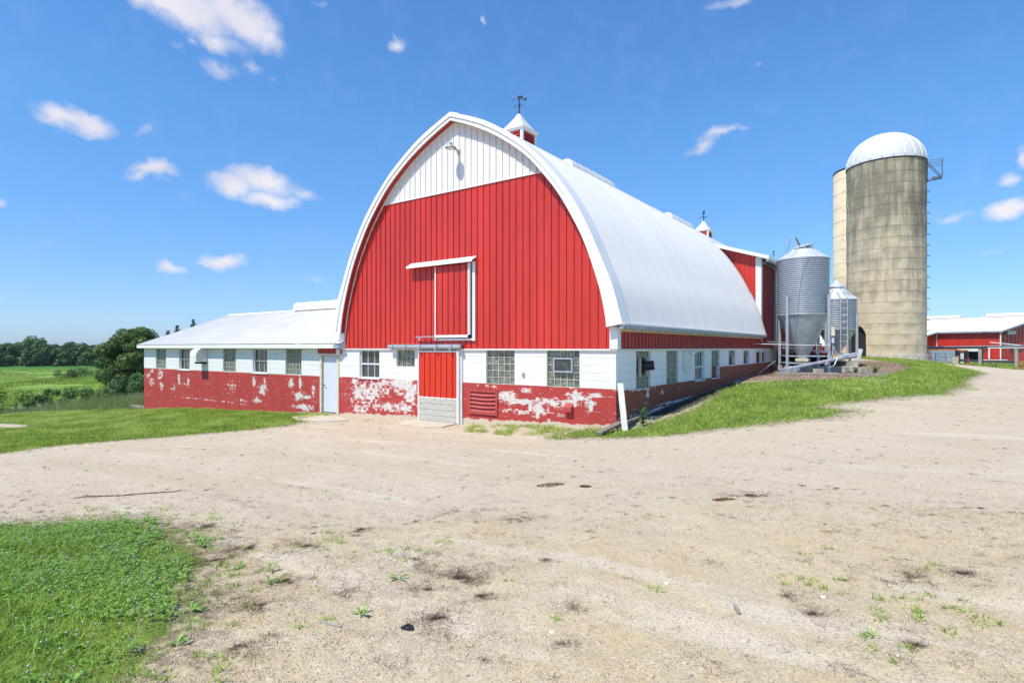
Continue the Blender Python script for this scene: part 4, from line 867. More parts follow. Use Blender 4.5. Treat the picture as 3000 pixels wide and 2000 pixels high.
b=MB(); b.tube([at(13.6,24.7,1.45),at(13.45,24.6,1.25),at(13.6,24.6,1.12),at(13.9,24.7,1.25),at(14.1,24.8,1.6),at(13.95,24.9,2.1)],.022,6); b.build('auger_cable',M['galvd'],au)
cd_=MB(); cd_.tube([(.06,13.9,2.17),at(11.9,25.0,2.13),at(13.0,25.0,2.10),at(LG[1][0],LG[1][1]-.12,2.12)],.014,6); tag(cd_.build('conduit_pipe',M['white'],None,loc=(.1,14,2.1)),'thin white conduit running from the barn side wall to the large feed bin','conduit pipe')
# block trough behind the auger
tr=thing('concrete_trough',at(14.8,28,.9),'low dark concrete block pit wall behind the auger','block wall')
b=MB(); 
def lb(b,l0,l1,d0,d1,z0,z1):
    vs=[at(l,d,z) for z in(z0,z1) for l,d in((l0,d0),(l1,d0),(l1,d1),(l0,d1))]; b.add(vs,[(3,2,1,0),(4,5,6,7),(0,1,5,4),(1,2,6,5),(2,3,7,6),(3,0,4,7)])
lb(b,13.1,16.0,27.0,27.2,.6,1.12); lb(b,13.1,13.3,27.2,29,.6,1.12); lb(b,16.0,16.2,27.0,29,.6,1.35); b.build('pit_wall',M['conc'],tr)
b=MB(); b.add([at(12.9,28.9,2.05),at(16.3,28.9,1.72),at(16.3,27.3,1.68),at(12.9,27.3,2.0)],[(0,1,2,3)]); b.add([at(12.9,28.9,2.0),at(16.3,28.9,1.67),at(16.3,27.3,1.63),at(12.9,27.3,1.95)],[(3,2,1,0)]); o=b.build('pit_cover',M['galvd'],tr)
b=MB(); b.bar(at(12.9,27.28,2.0),at(16.3,27.28,1.67),.04,.06); b.build('cover_edge',M['galvl'],o)
b=MB(); lb(b,13.3,16.0,28.6,28.8,.6,1.7); b.build('pit_back',M['dark'],tr)
for i,(l,d,z,t_) in enumerate(((15.55,26.3,1.0,.1),(15.62,26.28,1.2,-.2),(15.15,26.1,1.0,.5),(15.9,26.0,.97,.3),(14.0,26.2,.93,.2))):
    b=MB(); b.box(-.2,-.1,-.1,.2,.1,.1); o=b.build('cinder_block',M['conc'],None); x,y,_=at(l,d); o.location=(x,y,max(z,ghf(x,y)+.09)); o.rotation_euler=(0,0,HEAD+t_)
    tag(o,['grey concrete block at the foot of the auger head, lower of two','grey concrete block stacked on another under the auger head','loose concrete block left of the stacked pair','concrete block lying right of the stacked pair','lone concrete block under the middle of the auger'][i],'concrete block','concrete blocks by the auger')
for i,(a,c,w_,l_) in enumerate((((11.2,24.3),(15.6,24.0),.12,'long bleached timber lying in front of the feed bins'),((12.3,24.65),(13.9,24.5),.09,'short round timber lying by the leg of the large feed bin'),((11.0,25.6),(11.9,25.9),.03,'thin grey rail leaning low in the shadow left of the large feed bin'))):
    p0=at(*a);p1=at(*c); z0=ghf(p0[0],p0[1])+.05; z1=ghf(p1[0],p1[1])+.05+(.55 if i==2 else 0); b=MB(); b.bar((p0[0],p0[1],z0),(p1[0],p1[1],z1),w_,w_*.8)
    tag(b.build('timber',M['wood'] if i<2 else M['galvd'],None,loc=(p0[0],p0[1],z0)),l_,'timber')
# ------------------------------------------------------------------ silos
def silo_mat():
    m=bpy.data.materials.new('stained_silo_concrete'); m.use_nodes=True; N=m.node_tree.nodes; L=m.node_tree.links; b=N['Principled BSDF']; b.inputs['Roughness'].default_value=.9; b.inputs['Specular IOR Level'].default_value=.2
    g=N.new('ShaderNodeNewGeometry'); sp=N.new('ShaderNodeSeparateXYZ'); L.new(g.outputs['Position'],sp.inputs[0])
    def noise(s,st,d=6,r=.65):
        mp=N.new('ShaderNodeMapping'); mp.inputs['Scale'].default_value=st; L.new(g.outputs['Position'],mp.inputs[0]); n=N.new('ShaderNodeTexNoise'); n.inputs['Scale'].default_value=s; n.inputs['Detail'].default_value=d; n.inputs['Roughness'].default_value=r; L.new(mp.outputs[0],n.inputs['Vector']); return n.outputs['Fac']
    def ramp(v,a,c,lo=0,hi=1):
        r=N.new('ShaderNodeMapRange'); L.new(v,r.inputs['Value'])
        for k,x in (('From Min',a),('From Max',c),('To Min',lo),('To Max',hi)): r.inputs[k].default_value=x
        return r.outputs[0]
    def mix(f,a,c):
        x=N.new('ShaderNodeMixRGB'); L.new(f,x.inputs[0])
        for i,v in ((1,a),(2,c)):
            if isinstance(v,tuple): x.inputs[i].default_value=(*v,1)
            else: L.new(v,x.inputs[i])
        return x.outputs[0]
    def mth(op,a,c):
        n=N.new('ShaderNodeMath'); n.operation=op
        for i,v in enumerate((a,c)):
            if isinstance(v,(int,float)): n.inputs[i].default_value=v
            else: L.new(v,n.inputs[i])
        return n.outputs[0]
    base=mix(ramp(noise(1.2,(1,1,1)),.35,.65),(.53,.45,.305),(.62,.54,.385))
    zz=sp.outputs['Z']; wob=mth('MULTIPLY',mth('SUBTRACT',noise(.9,(1,1,.5),5),.5),.16); zj=mth('ADD',zz,wob)
    fr=mth('FRACT',mth('DIVIDE',mth('ADD',zj,.1),.744),0)
    below=mth('MULTIPLY',ramp(fr,.35,1.0),ramp(noise(1.3,(1,1,.6)),.46,.6))   # stain that gathers under each pour joint
    h=ramp(zz,4.0,12.2)
    stn=mth('ADD',mth('MULTIPLY',h,1.0),mth('MULTIPLY',mth('SUBTRACT',noise(2.2,(1,1,.10),7,.7),.5),2.6))
    stn=mth('ADD',stn,mth('MULTIPLY',mth('SUBTRACT',noise(.7,(1,1,.8),4),.5),1.6))
    col=mix(ramp(stn,.20,1.15,0,.86),base,(.15,.14,.105))
    col=mix(mth('MULTIPLY',below,.6),col,(.21,.18,.125))
    col=mix(mth('MULTIPLY',ramp(noise(6,(1,1,.4),7,.75),.6,.75),.4),col,(.60,.53,.39))
    col=mix(mth('MULTIPLY',ramp(fr,.03,.0),ramp(noise(2.5,(1,1,1)),.36,.6,.35,.9)),col,(.12,.10,.07))
    L.new(col,b.inputs['Base Color'])
    bp=N.new('ShaderNodeBump'); bp.inputs['Strength'].default_value=.6; bp.inputs['Distance'].default_value=.05
    L.new(mth('ADD',mth('MULTIPLY',ramp(fr,.05,0),-.5),mth('ADD',mth('MULTIPLY',noise(5,(1,1,1)),.7),mth('MULTIPLY',noise(1.6,(1,1,.3)),1.5))),bp.inputs['Height']); L.new(bp.outputs[0],b.inputs['Normal'])
    return m
M['dome']=mat('dome_sheet',(.60,.61,.61),.45,var=.05); M['silo']=silo_mat(); M['silo2']=mat('pale_silo_render',(.60,.51,.35),.9,var=.08,vscale=.8,bump=.2,bscale=4)
M['platform']=mat('dark_platform_steel',(.10,.10,.12),.6)
S=(3.983,36.393); SR=2.44; aC=math.radians(-87.52)
silo=thing('silo',(S[0],S[1],1.28),'tall stained concrete silo with a white domed metal roof','silo')
nA=300; zs=np.concatenate([[.6,1.0,1.2],np.arange(1.3,4.0,.05),np.arange(4.0,15.01,.124)]); zs[-1]=15.0
aa_=np.arange(nA)*2*math.pi/nA
rr_=SR+.012*np.sin(zs*3.1)[:,None]+.02*(fbm(aa_[None,:]*4+0*zs[:,None],zs[:,None]*1.1+0*aa_[None,:],1.,5)-.5)
fr_=((zs+.1)/.744)%1; rr_=rr_-.008*(fr_<.05)[:,None]
Vs=np.stack([S[0]+rr_*np.cos(aa_),S[1]+rr_*np.sin(aa_),np.repeat(zs[:,None],nA,1)],-1).reshape(-1,3)
i=np.arange(len(zs)-1)[:,None]*nA; j=np.arange(nA)[None,:]; Fs=np.stack([i+j,i+(j+1)%nA,i+nA+(j+1)%nA,i+nA+j],-1).reshape(-1,4)
fc=Vs[Fs].mean(1); da=(np.arctan2(fc[:,1]-S[1],fc[:,0]-S[0])-aC+math.pi)%(2*math.pi)-math.pi
ca=math.radians(-47); hw=math.radians(19); arch=(np.abs(da-ca)<hw)&(fc[:,2]<2.75+np.sqrt(np.clip(1-((da-ca)/hw)**2,0,1))*.85)
npmesh('silo_wall',Vs,Fs[~arch],M['silo'],silo,smooth=True)
b=MB(); b.lathe([(SR-.25,.6),(SR-.25,4.2)],(S[0],S[1],0),60); b.build('unlit_lining',M['dark'],silo)  # near-black cylinder standing in for the unlit inside behind the arch
b=MB(); b.lathe([(SR+.09,.4),(SR+.09,1.52),(SR-.02,1.54)],(S[0],S[1],0),96,aC-math.radians(25),aC+math.radians(250)); b.build('footing_ring',M['conc'],silo)
b=MB(); b.lathe([(SR+.03,14.96),(SR+.05,14.98),(SR+.05,15.04),(SR,15.05)],(S[0],S[1],0),96); b.build('dome_band',M['darkmetal'],silo)
DR=SR+.02
b=MB(); b.lathe([(DR*math.cos(t),15.04+DR*.93*math.sin(t)) for t in np.linspace(0,math.pi/2*.97,18)],(S[0],S[1],0),96); dm_=b.build('dome_roof',M['dome'],silo,smooth=True)
b=MB()
for k in range(22):
    a=k*2*math.pi/22+.1; b.tube([(S[0]+(DR+.0)*math.cos(t)*math.cos(a),S[1]+(DR)*math.cos(t)*math.sin(a),15.05+DR*.93*math.sin(t)) for t in np.linspace(0,math.pi/2*.95,14)],.035,5)
b.build('dome_rib',M['white'],dm_,smooth=True)
b=MB(); b.lathe([(.35,0),(.3,.08),(0,.1)],(S[0],S[1],15.03+DR*.93),16); b.build('dome_cap',M['galvd'],dm_)
aR=aC+math.radians(88)
b=MB()
z=1.7
while z<14:
    for q in (-.15,.15):
        pass
    r0,r1=SR-.02,SR+.16; c_,s_=math.cos(aR),math.sin(aR); tx,ty=-s_*.17,c_*.17
    P=[(S[0]+r0*c_-tx,S[1]+r0*s_-ty,z),(S[0]+r1*c_-tx,S[1]+r1*s_-ty,z),(S[0]+r1*c_+tx,S[1]+r1*s_+ty,z),(S[0]+r0*c_+tx,S[1]+r0*s_+ty,z)]
    b.tube(P,.016,5); z+=.744
b.build('wall_rungs',M['darkmetal'],silo)
b=MB(); c_,s_=math.cos(aR),math.sin(aR)
def sp_(r,t,z): return (S[0]+r*c_-s_*t,S[1]+r*s_+c_*t,z)
for t_ in(-.3,.3):
    b.tube([sp_(SR,t_,14.95),sp_(SR+.85,t_,14.95)],.02,5); b.tube([sp_(SR,t_,14.65),sp_(SR+.85,t_,14.65)],.02,5); b.tube([sp_(SR+.85,t_,13.75),sp_(SR+.85,t_,14.95)],.02,5); b.tube([sp_(SR+.02,t_,13.6),sp_(SR+.02,t_,14.9)],.03,5); b.tube([sp_(SR+.05,t_,14.8),sp_(SR+.78,t_,13.8)],.03,5); b.tube([sp_(SR,t_,13.65),sp_(SR+.85,t_,13.72)],.025,5)
b.tube([sp_(SR+.85,-.3,14.95),sp_(SR+.85,.3,14.95)],.02,5); b.tube([sp_(SR+.85,-.3,14.65),sp_(SR+.85,.3,14.65)],.02,5)
pl=b.build('ladder_platform',M['platform'],silo)
b=MB(); 
for k in range(7): b.bar(sp_(SR+.3+k*.085,-.3,13.74),sp_(SR+.3+k*.085,.3,13.74),.05,.09)
b.build('platform_deck',M['darkmetal'],pl)
S2=(2.419,42.917)
s2=thing('silo',(S2[0],S2[1],1.2),'plain cream silo without a dome, half hidden behind the stained one','silo')
b=MB(); b.lathe([(2.44,.4),(2.44,16.6),(2.2,16.6),(2.2,14)],(S2[0],S2[1],0),96); o=b.build('silo_wall',M['silo2'],s2,smooth=False)
for p in o.data.polygons: p.use_smooth=abs(p.normal.z)<.5
b=MB(); z=2
while z<16.5: b.lathe([(2.445,z),(2.452,z+.01),(2.445,z+.02)],(S2[0],S2[1],0),96); z+=.744*1.55
b.build('joint_line',M['conc'],s2)
b=MB(); b.lathe([(2.46,16.55),(2.48,16.58),(2.46,16.66),(2.1,16.66)],(S2[0],S2[1],0),96); b.build('rim_band',M['darkmetal'],s2)
a2=math.radians(-86.2-42); b=MB()
z=2.0
while z<16.4: x,y=S2[0]+2.45*math.cos(a2),S2[1]+2.45*math.sin(a2); b.box(x-.03,y-.03,z,x+.03,y+.03,z+.05); z+=.8
b.build('wall_bolts',M['conc'],s2)
# ------------------------------------------------------------------ machine shed at the far right
P1=np.array(at(52.8,62)[:2]); gdir=np.array([.443,.897]); ldir=np.array([-.897,.443])
def sh(s,l,z): p=P1+gdir*s+ldir*l; return (float(p[0]),float(p[1]),z)
shed=thing('machine_shed',sh(0,0,.3),'long red steel shed with a low white roof, beyond the fence at the far right','shed')
zr_=lambda s:3.85+.18*s if s<=11 else 3.85+.18*(22-s)
def pl_(mb,s0,s1,l,off,ztop): ribbed(mb,s0,s1,lambda u:-1.2,ztop,lambda u,d,v:sh(u,l-off-d,v),pitch=.9,sc=2.)
b=MB()
dl0,dl1=1.7,3.77
ribbed(b,0,dl0,lambda u:-1.2,lambda u:3.75,lambda u,d,v:sh(-d,u,v),pitch=.3); ribbed(b,dl1,6.12,lambda u:-1.2,lambda u:3.75,lambda u,d,v:sh(-d,u,v),pitch=.3); ribbed(b,dl0,dl1,lambda u:1.6,lambda u:3.75,lambda u,d,v:sh(-d,u,v),pitch=.3)
pl_(b,0,22,0,0,lambda u:zr_(u)-.02); pl_(b,-9,0,6.12,0,lambda u:zr_(u)-.02)
ribbed(b,6.12,40,lambda u:-1.2,lambda u:2.2,lambda u,d,v:sh(-9-d,u,v),pitch=.3)
b.build('shed_siding',M['red'],shed)
b=MB()
for (s0,s1,l0,l1) in((-.35,11,-.3,40),(-9.35,-.35,5.9,40)):
    nL=26
    for k in range(nL):
        a_,c_=l0+(l1-l0)*k/nL,l0+(l1-l0)*(k+1)/nL; dz=.012*(k%2)
        b.add([sh(s0,a_,zr_(s0)+dz),sh(s1,a_,zr_(s1)+dz),sh(s1,c_,zr_(s1)+dz),sh(s0,c_,zr_(s0)+dz)],[(0,1,2,3)])
b.add([sh(11,-.3,zr_(11)),sh(22.3,-.3,zr_(22.3)),sh(22.3,40,zr_(22.3)),sh(11,40,zr_(11))],[(0,1,2,3)]); rfs=b.build('roof',M['roof'],shed)
for l0,l1 in((1.8,5.6),(8.4,12.6),(16,20)):
    b=MB(); b.prism([(-.3,0),(-.33,.22),(-.15,.38),(.15,.38),(.33,.22),(.3,0)],lambda u,v,d:sh(11+u,d,5.85+v),l0,l1); b.build('ridge_vent',M['roof'],rfs)
b=MB(); b.bar(sh(-.38,-.32,3.72),sh(-.38,6.0,3.72),.05,.16); b.bar(sh(-.38,-.34,3.72),sh(11,-.34,5.78),.05,.16); b.bar(sh(-9.4,5.86,2.1),sh(-.4,5.86,3.72),.05,.16); b.build('roof_trim',M['galvd'],shed)
b=MB(); b.bar(sh(-.05,-.05,-1),sh(-.05,-.05,3.7),.36,.1,(1,0,0)); b.bar(sh(-.06,6.08,-1),sh(-.06,6.08,3.75),.16,.1,(1,0,0)); b.bar(sh(-.08,dl0-.1,-1),sh(-.08,dl0-.1,1.8),.06,.06); b.bar(sh(-.08,dl1+.1,-1),sh(-.08,dl1+.1,1.95),.2,.08); b.bar(sh(-.08,dl0-.1,1.75),sh(-.08,dl1+.1,1.75),.08,.34); b.build('white_trim',M['white'],shed)
b=MB(); b.add([sh(.5,dl0-.2,-1.2),sh(.5,dl1+.2,-1.2),sh(.5,dl1+.2,1.8),sh(.5,dl0-.2,1.8)],[(0,1,2,3)]); b.build('doorway_backing',M['dark'],shed)
b=MB(); b.bar(sh(1.1,-.25,3.62),sh(2.6,-.25,3.66),.35,.38); b.build('wall_vent',M['galvd'],shed)
# feed bunk cover: posts, beam and low rails
bunk=thing('feed_bunk',at(35,44,.6),'long grey timber feed bunk cover on posts in front of the red shed','feed bunk')
BA=at(33.6,47.5,2.0); BB=at(42,39.5,2.18); A_v=Vector(BA);B_v=Vector(BB)
def bp_(f,dz,off=0): p=A_v.lerp(B_v,f); n_=Vector(((B_v-A_v).y,-(B_v-A_v).x,0)).normalized(); return p+n_*off+Vector((0,0,dz))
b=MB(); b.bar(bp_(-.1,-.06),bp_(1.15,-.06),.09,.16); b.build('beam',M['wood'],bunk)
b=MB(); b.add([bp_(-.12,.06,-.4),bp_(1.15,.06,-.4),bp_(1.15,.02,1.3),bp_(-.12,.02,1.3)],[(0,1,2,3)]); b.add([bp_(-.12,.02,-.4),bp_(1.15,.02,-.4),bp_(1.15,-.02,1.3),bp_(-.12,-.02,1.3)],[(3,2,1,0)]); b.bar(bp_(-.12,.05,-.42),bp_(1.15,.05,-.42),.03,.06); b.build('cover_sheet',M['galvd'],bunk)
fpost=[.40,.77]
def frac(px):
    best=min(np.linspace(-.1,1.15,1251),key=lambda f:abs(1500+1679*(((bp_(f,0).x-CAMX)*RT[0]+(bp_(f,0).y-CAMY)*RT[1])/((bp_(f,0).x-CAMX)*FW[0]+(bp_(f,0).y-CAMY)*FW[1]))-px)); return float(best)
for px in(2875,2979,3060):
    f_=frac(px); p=bp_(f_,0); zg_=ghf(p.x,p.y); b=MB(); b.box(p.x-.13,p.y-.1,zg_-.2,p.x+.13,p.y+.1,p.z-.1); b.build('post',M['wood'],bunk)
    q=bp_(f_,0,1.1); b=MB(); b.box(q.x-.1,q.y-.1,zg_-.2,q.x+.1,q.y+.1,q.z-.05); o=b.build('post',M['wood'],bunk)
    b=MB(); b.bar((p.x,p.y-.12,p.z-.55),bp_(f_+.04,-.12),.06,.08); b.build('post_brace',M['wood'],bunk)
f0,f1,f2=frac(2808),frac(2874),frac(2983)
b=MB(); b.bar(bp_(f0,-1.05,-.12),bp_(f2,-1.22,-.12),.06,.20); b.bar(bp_(f0,-1.38,-.3),bp_(f2,-1.5,-.12),.5,.06); b.build('rail',M['board'],bunk)
b=MB(); b.bar(bp_(f1,-1.42,-.14),bp_(f2+.02,-1.52,-.14),.06,.16); o=b.build('rail',M['board'],bunk)
b=MB(); b.tube([bp_(-.1,-.78,-.2),bp_(.2,-.82,-.2),bp_(f2,-.92,-.2)],.012,5); b.build('wire',M['darkmetal'],bunk)
# bits and pieces by the fence
x,y,_=at(34.8,45); b=MB(); zz=ghf(x,y); b.box(x-.2,y-.12,zz-.2,x+.2,y+.12,zz+.68); tag(b.build('fence_post',M['conc'],None,loc=(x,y,zz)),'short thick grey concrete post in the grass, left of the feed bunk rail','fence post')
x,y,_=at(35.45,44.5); b=MB(); zz=ghf(x,y); b.tube([(x,y,zz-.2),(x,y,zz+.62)],.045,8); tag(b.build('fence_stake',M['red'],None,loc=(x,y,zz)),'thin red metal stake beside the concrete post','fence stake')
pf=thing('pipe_fence',at(33.5,46.5,.7),'thin grey pipe fence running from the silo foot to the concrete post','fence')
A=at(33.1,46.0);Bq=at(34.7,45.1)
b=MB(); b.tube([(A[0],A[1],1.56),(Bq[0],Bq[1],1.50)],.022,6); b.tube([(A[0],A[1],1.1),(Bq[0],Bq[1],.95)],.018,6); b.build('rail',M['galvd'],pf)
for f_ in(.05,.4,.75):
    b=MB(); x=A[0]+(Bq[0]-A[0])*f_; y=A[1]+(Bq[1]-A[1])*f_; b.tube([(x,y,.5),(x,y,1.56)],.03,6); b.build('post',M['galvd'],pf)
fw=thing('feed_wagon',at(37.2,52,.5),'low grey box wagon under an orange roof, right of the silo foot','wagon')
def bx(l0,l1,d,z0,z1,dd=.6):
    b=MB(); lb(b,l0,l1,d,d+dd,z0,z1); return b
bx(37.0,40.2,52,.55,1.75,1.5).build('box_body',mat('grey_blue_sheet',(.36,.42,.50),.6),fw)
b=MB(); vs=[at(36.0,51.8,2.05),at(41.6,52.3,1.78),at(41.6,53.6,1.78),at(36.0,53.4,2.05),at(36.0,51.8,1.82),at(41.6,52.3,1.60),at(41.6,53.6,1.60),at(36.0,53.4,1.82)]; b.add(vs,[(0,1,2,3),(7,6,5,4),(0,4,5,1),(1,5,6,2),(2,6,7,3),(3,7,4,0)]); b.build('roof',mat('orange_painted_roof',(.62,.20,.07),.6),fw)
b=MB(); lb(b,40.3,40.55,52,52.2,.1,1.75); lb(b,41.2,41.45,52,52.2,.1,1.7); b.build('post',M['darkmetal'],fw)
b=MB(); lb(b,40.75,41.0,52,52.1,.5,1.5); b.build('white_panel',M['sash'],fw)
b=MB(); lb(b,40.5,41.3,52.4,52.5,.2,1.65); b.build('red_panel',M['red'],fw)
b=MB()
q=at(37.5,51.8,1.15); 
for r_ in(.42,.3): b.tube([(q[0]+RT[0]*r_*math.cos(t),q[1]+RT[1]*r_*math.cos(t),q[2]+r_*math.sin(t)) for t in np.linspace(0,6.28,17)],.03,5)
b.build('hose_reel',M['louv'],fw)
gt=thing('farm_gate',at(33.2,37.5,.52),'faded red tubular gate at the right edge of the picture','gate')
G0=at(33.1,37.4);G1=at(36.6,37.0)
for k in range(6):
    z=.66+k*.19; b=MB(); b.tube([(G0[0],G0[1],z),(G1[0],G1[1],z)],.028,8); b.build('rail',M['louv'],gt)
b=MB()
for f_ in(0,.33,.66,1): x=G0[0]+(G1[0]-G0[0])*f_; y=G0[1]+(G1[1]-G0[1])*f_; b.tube([(x,y,.6),(x,y,1.62)],.028,8)
b.build('upright',M['louv'],gt)
bf=thing('bunk_frame',at(36.5,42,.5),'small white steel frame with a tilted arm behind the feed bunk','frame')
b=MB(); b.tube([at(34.3,41.2,1.2),at(34.3,41.2,2.0)],.05,8); b.tube([at(36.9,41.2,1.0),at(36.9,41.2,2.0)],.05,8); b.bar(at(34.2,41.2,1.98),at(37.3,41.2,2.0),.08,.07); b.bar(at(34.4,41.2,2.38),at(36.5,41.2,2.18),.12,.06); b.bar(at(33.9,41.2,1.12),at(35.6,41.2,1.12),.08,.05); b.build('white_arms',M['white'],bf)
yb=MB(); lb(yb,36.2,37.4,44.0,44.5,.45,.62); tag(yb.build('yellow_trough',mat('yellow_plastic',(.75,.45,.03),.5),None,loc=at(36.8,44.2,.5)),'low yellow trough seen between the bunk rails','trough')
M['oldwood']=mat('dark_weathered_plank',(.24,.20,.16),.9,var=.3,vscale=6,stretch=(9,1,1))
# ------------------------------------------------------------------ leaning board, timbers, slabs
b=MB(); A=Vector((.11,-.03,1.13)); Bb=Vector((.30,-.16,ghf(.30,-.16)-.03)); b.bar(A,Bb,.12,.05,tuple(-FW)+(0,)); b.bar(A+Vector((.05,.03,0)),Bb+Vector((.05,.03,0)),.035,.08,tuple(-FW)+(0,))
tag(b.build('leaning_board',M['whitepaint'],None,loc=tuple(Bb)),'long white metal strip leaning on the front corner of the barn','leaning strip')
for i,(a,c,w_,l_) in enumerate((((.08,-1.1),(.10,.05),.16,'dark weathered plank lying at the barn front corner, nearest the gravel'),((.16,-.25),(.12,1.9),.12,'second weathered plank running round the barn corner into the shade'))):
    b=MB(); z0=ghf(*a)+.05; z1=ghf(*c)+.16; b.bar((a[0],a[1],z0),(c[0],c[1],z1),w_,.05)
    for k in range(3): pass
    tag(b.build('plank',M['oldwood'],None,loc=(a[0],a[1],z0)),l_,'plank')
def slab(name,pts,h,label,cat=None,kind=None):
    b=MB(); n=len(pts); zz=[ghf(x,y) for x,y in pts]; zt=sum(zz)/n+h
    vs=[(x,y,z+h+.0) for (x,y),z in zip(pts,zz)]+[(x,y,z-.3) for (x,y),z in zip(pts,zz)]
    b.add(vs,[tuple(range(n))]+[(i,n+i,n+(i+1)%n,(i+1)%n) for i in range(n)]); return tag(b.build(name,M['slab'],None,loc=(pts[0][0],pts[0][1],zt)),label,cat,kind=kind)
M['slab']=mat('worn_concrete',(.56,.50,.40),.9,var=.12,vscale=2.5,bump=.35,col2=(.44,.38,.29))
slab('door_slab',[(-6.75,-.16),(-5.05,-.16),(-4.95,-.85),(-5.4,-1.25),(-6.3,-1.15),(-6.85,-.75)],.035,None,kind='structure')
slab('door_slab',[(-11.9,-.52),(-10.0,-.5),(-8.9,-1.0),(-9.3,-1.6),(-10.6,-1.75),(-11.7,-1.2)],.03,None,kind='structure')
b=MB(); zc=-1.32; b.prism([(-.14,0),(-.14,.2),(-.08,.27),(.08,.27),(.14,.2),(.14,0)],lambda u,v,d:(d,.25+u,zc+v),-28.9,-26.42); tag(b.build('concrete_kerb',mat('shaded_kerb_concrete',(.22,.21,.17),.95,var=.3,vscale=5,bump=.4),None,loc=(-27.6,.25,-1.3)),'low rounded concrete kerb at the left corner of the low wing','kerb')  # concrete darkened: the shade on the kerb is put into its colour
# debris on the gravel
def bit(name,pts,w_,h_,m,label,cat):
    a,c=pts; b=MB(); b.bar((a[0],a[1],ghf(*a)+h_*.7),(c[0],c[1],ghf(*c)+h_*.7),w_,h_); tag(b.build(name,m,None,loc=(a[0],a[1],ghf(*a))),label,cat)
bit('wood_scrap',((3.03,-10.70),(3.18,-10.68)),.016,.008,M['wood'],'small grey wood scrap left of the black scrap','wood scrap')
b=MB(); x,y=3.54,-10.46; z=ghf(x,y)
b.tube([(x-.04,y-.02,z+.006),(x-.02,y+.02,z+.014),(x+.02,y+.015,z+.018),(x+.045,y-.01,z+.01)],[.005,.009,.009,.004],6); b.bar((x-.035,y-.02,z+.006),(x+.03,y-.012,z+.012),.016,.007); b.bar((x-.01,y+.01,z+.012),(x+.04,y+.0,z+.016),.012,.006)
tag(b.build('black_scrap',M['black'],None,loc=(x,y,z)),'crumpled black plastic scrap lying on the gravel','plastic scrap')
bit('wood_peg',((5.13,-9.10),(5.17,-9.17)),.018,.03,M['wood'],'short grey wood peg sticking out of the gravel at the right','wood peg')
for i,(x,y,l_) in enumerate(((5.57,-8.55,'pale stone near the green weeds at lower right'),(4.31,-10.02,'white stone below the middle of the gravel'),(4.6,-8.9,'small white stone right of the middle of the gravel'))):
    b=MB(); z=ghf(x,y); n=10; vs=[(x,y,z+.011)]+[(x+.016*random.uniform(.7,1.2)*math.cos(k*6.283/n),y+.012*random.uniform(.7,1.2)*math.sin(k*6.283/n),z+.008) for k in range(n)]+[(x+.017*math.cos(k*6.283/n),y+.013*math.sin(k*6.283/n),z-.01) for k in range(n)]
    b.add(vs,[(0,1+k,1+(k+1)%n) for k in range(n)]+[(1+k,11+k,11+(k+1)%n,1+(k+1)%n) for k in range(n)]); tag(b.build('stone',M['whitepaint'],None,loc=(x,y,z)),l_,'stone','loose stones')
# ------------------------------------------------------------------ plants
DEADSPOTS=[(2.61,-9.62,0.26,0.8),(3.22,-9.63,0.24,0.9),(3.16,-9.91,0.15,0.6),(3.81,-10.28,0.19,0.9),(3.58,-10.28,0.13,0.8),(3.37,-10.73,0.1,0.9),(3.59,-9.8,0.12,0.6),(2.62,-7.94,0.15,0.5),(4.27,-9.61,0.11,0.7),(3.87,-7.17,0.11,0.8),(4.41,-5.69,0.18,0.5),(1.5,-9.75,0.19,0.6),(2.17,-10.37,0.21,0.6),(2.74,-10.34,0.15,0.5),(5.55,-8.88,0.11,0.5),(6.01,-7.86,0.2,0.7),(6.36,-7.56,0.13,0.5),(6.11,-9.09,0.17,0.5),(5.9,-9.49,0.16,0.6),(5.22,-9.82,0.11,0.4),(3.74,-10.89,0.11,0.5),(2.9,-10.96,0.19,0.6),(2.9,-11.22,0.16,0.6),(2.08,-10.92,0.17,0.6),(2.47,-10.8,0.19,0.7),(1.2,-10.42,0.18,0.7),(1.01,-10.07,0.16,0.6),(3.58,-8.93,0.11,0.4),(2.97,-10.03,0.15,0.5),(5.35,-8.67,0.14,0.4),(4.2,-10.5,0.09,0.6),(4.65,-8.28,0.14,0.35),(5.47,-6.88,0.13,0.4),(1.42,-9.1,0.18,0.5),(0.97,-9.22,0.14,0.4),(-0.06,-9.92,0.18,0.4),(1.84,-8.04,0.15,0.4),(4.44,-10.11,0.08,0.4)]
def leafmat(name,dark,light,tr=.3,rough=.55,third=None):
    m=bpy.data.materials.new(name); m.use_nodes=True; N=m.node_tree.nodes; L=m.node_tree.links; b=N['Principled BSDF']; b.inputs['Roughness'].default_value=rough; b.inputs['Specular IOR Level'].default_value=.3
    a=N.new('ShaderNodeAttribute'); a.attribute_name='v'; r=N.new('ShaderNodeValToRGB'); r.color_ramp.elements[0].color=(*dark,1); r.color_ramp.elements[1].color=(*light,1)
    if third: e=r.color_ramp.elements.new(.86); e.color=(*light,1); r.color_ramp.elements[2].color=(*third,1)
    L.new(a.outputs['Fac'],r.inputs[0]); L.new(r.outputs[0],b.inputs['Base Color'])
    t=N.new('ShaderNodeBsdfTranslucent'); L.new(r.outputs[0],t.inputs['Color']); x=N.new('ShaderNodeMixShader'); x.inputs[0].default_value=tr
    L.new(b.outputs[0],x.inputs[1]); L.new(t.outputs[0],x.inputs[2]); L.new(x.outputs[0],N['Material Output'].inputs[0]); return m
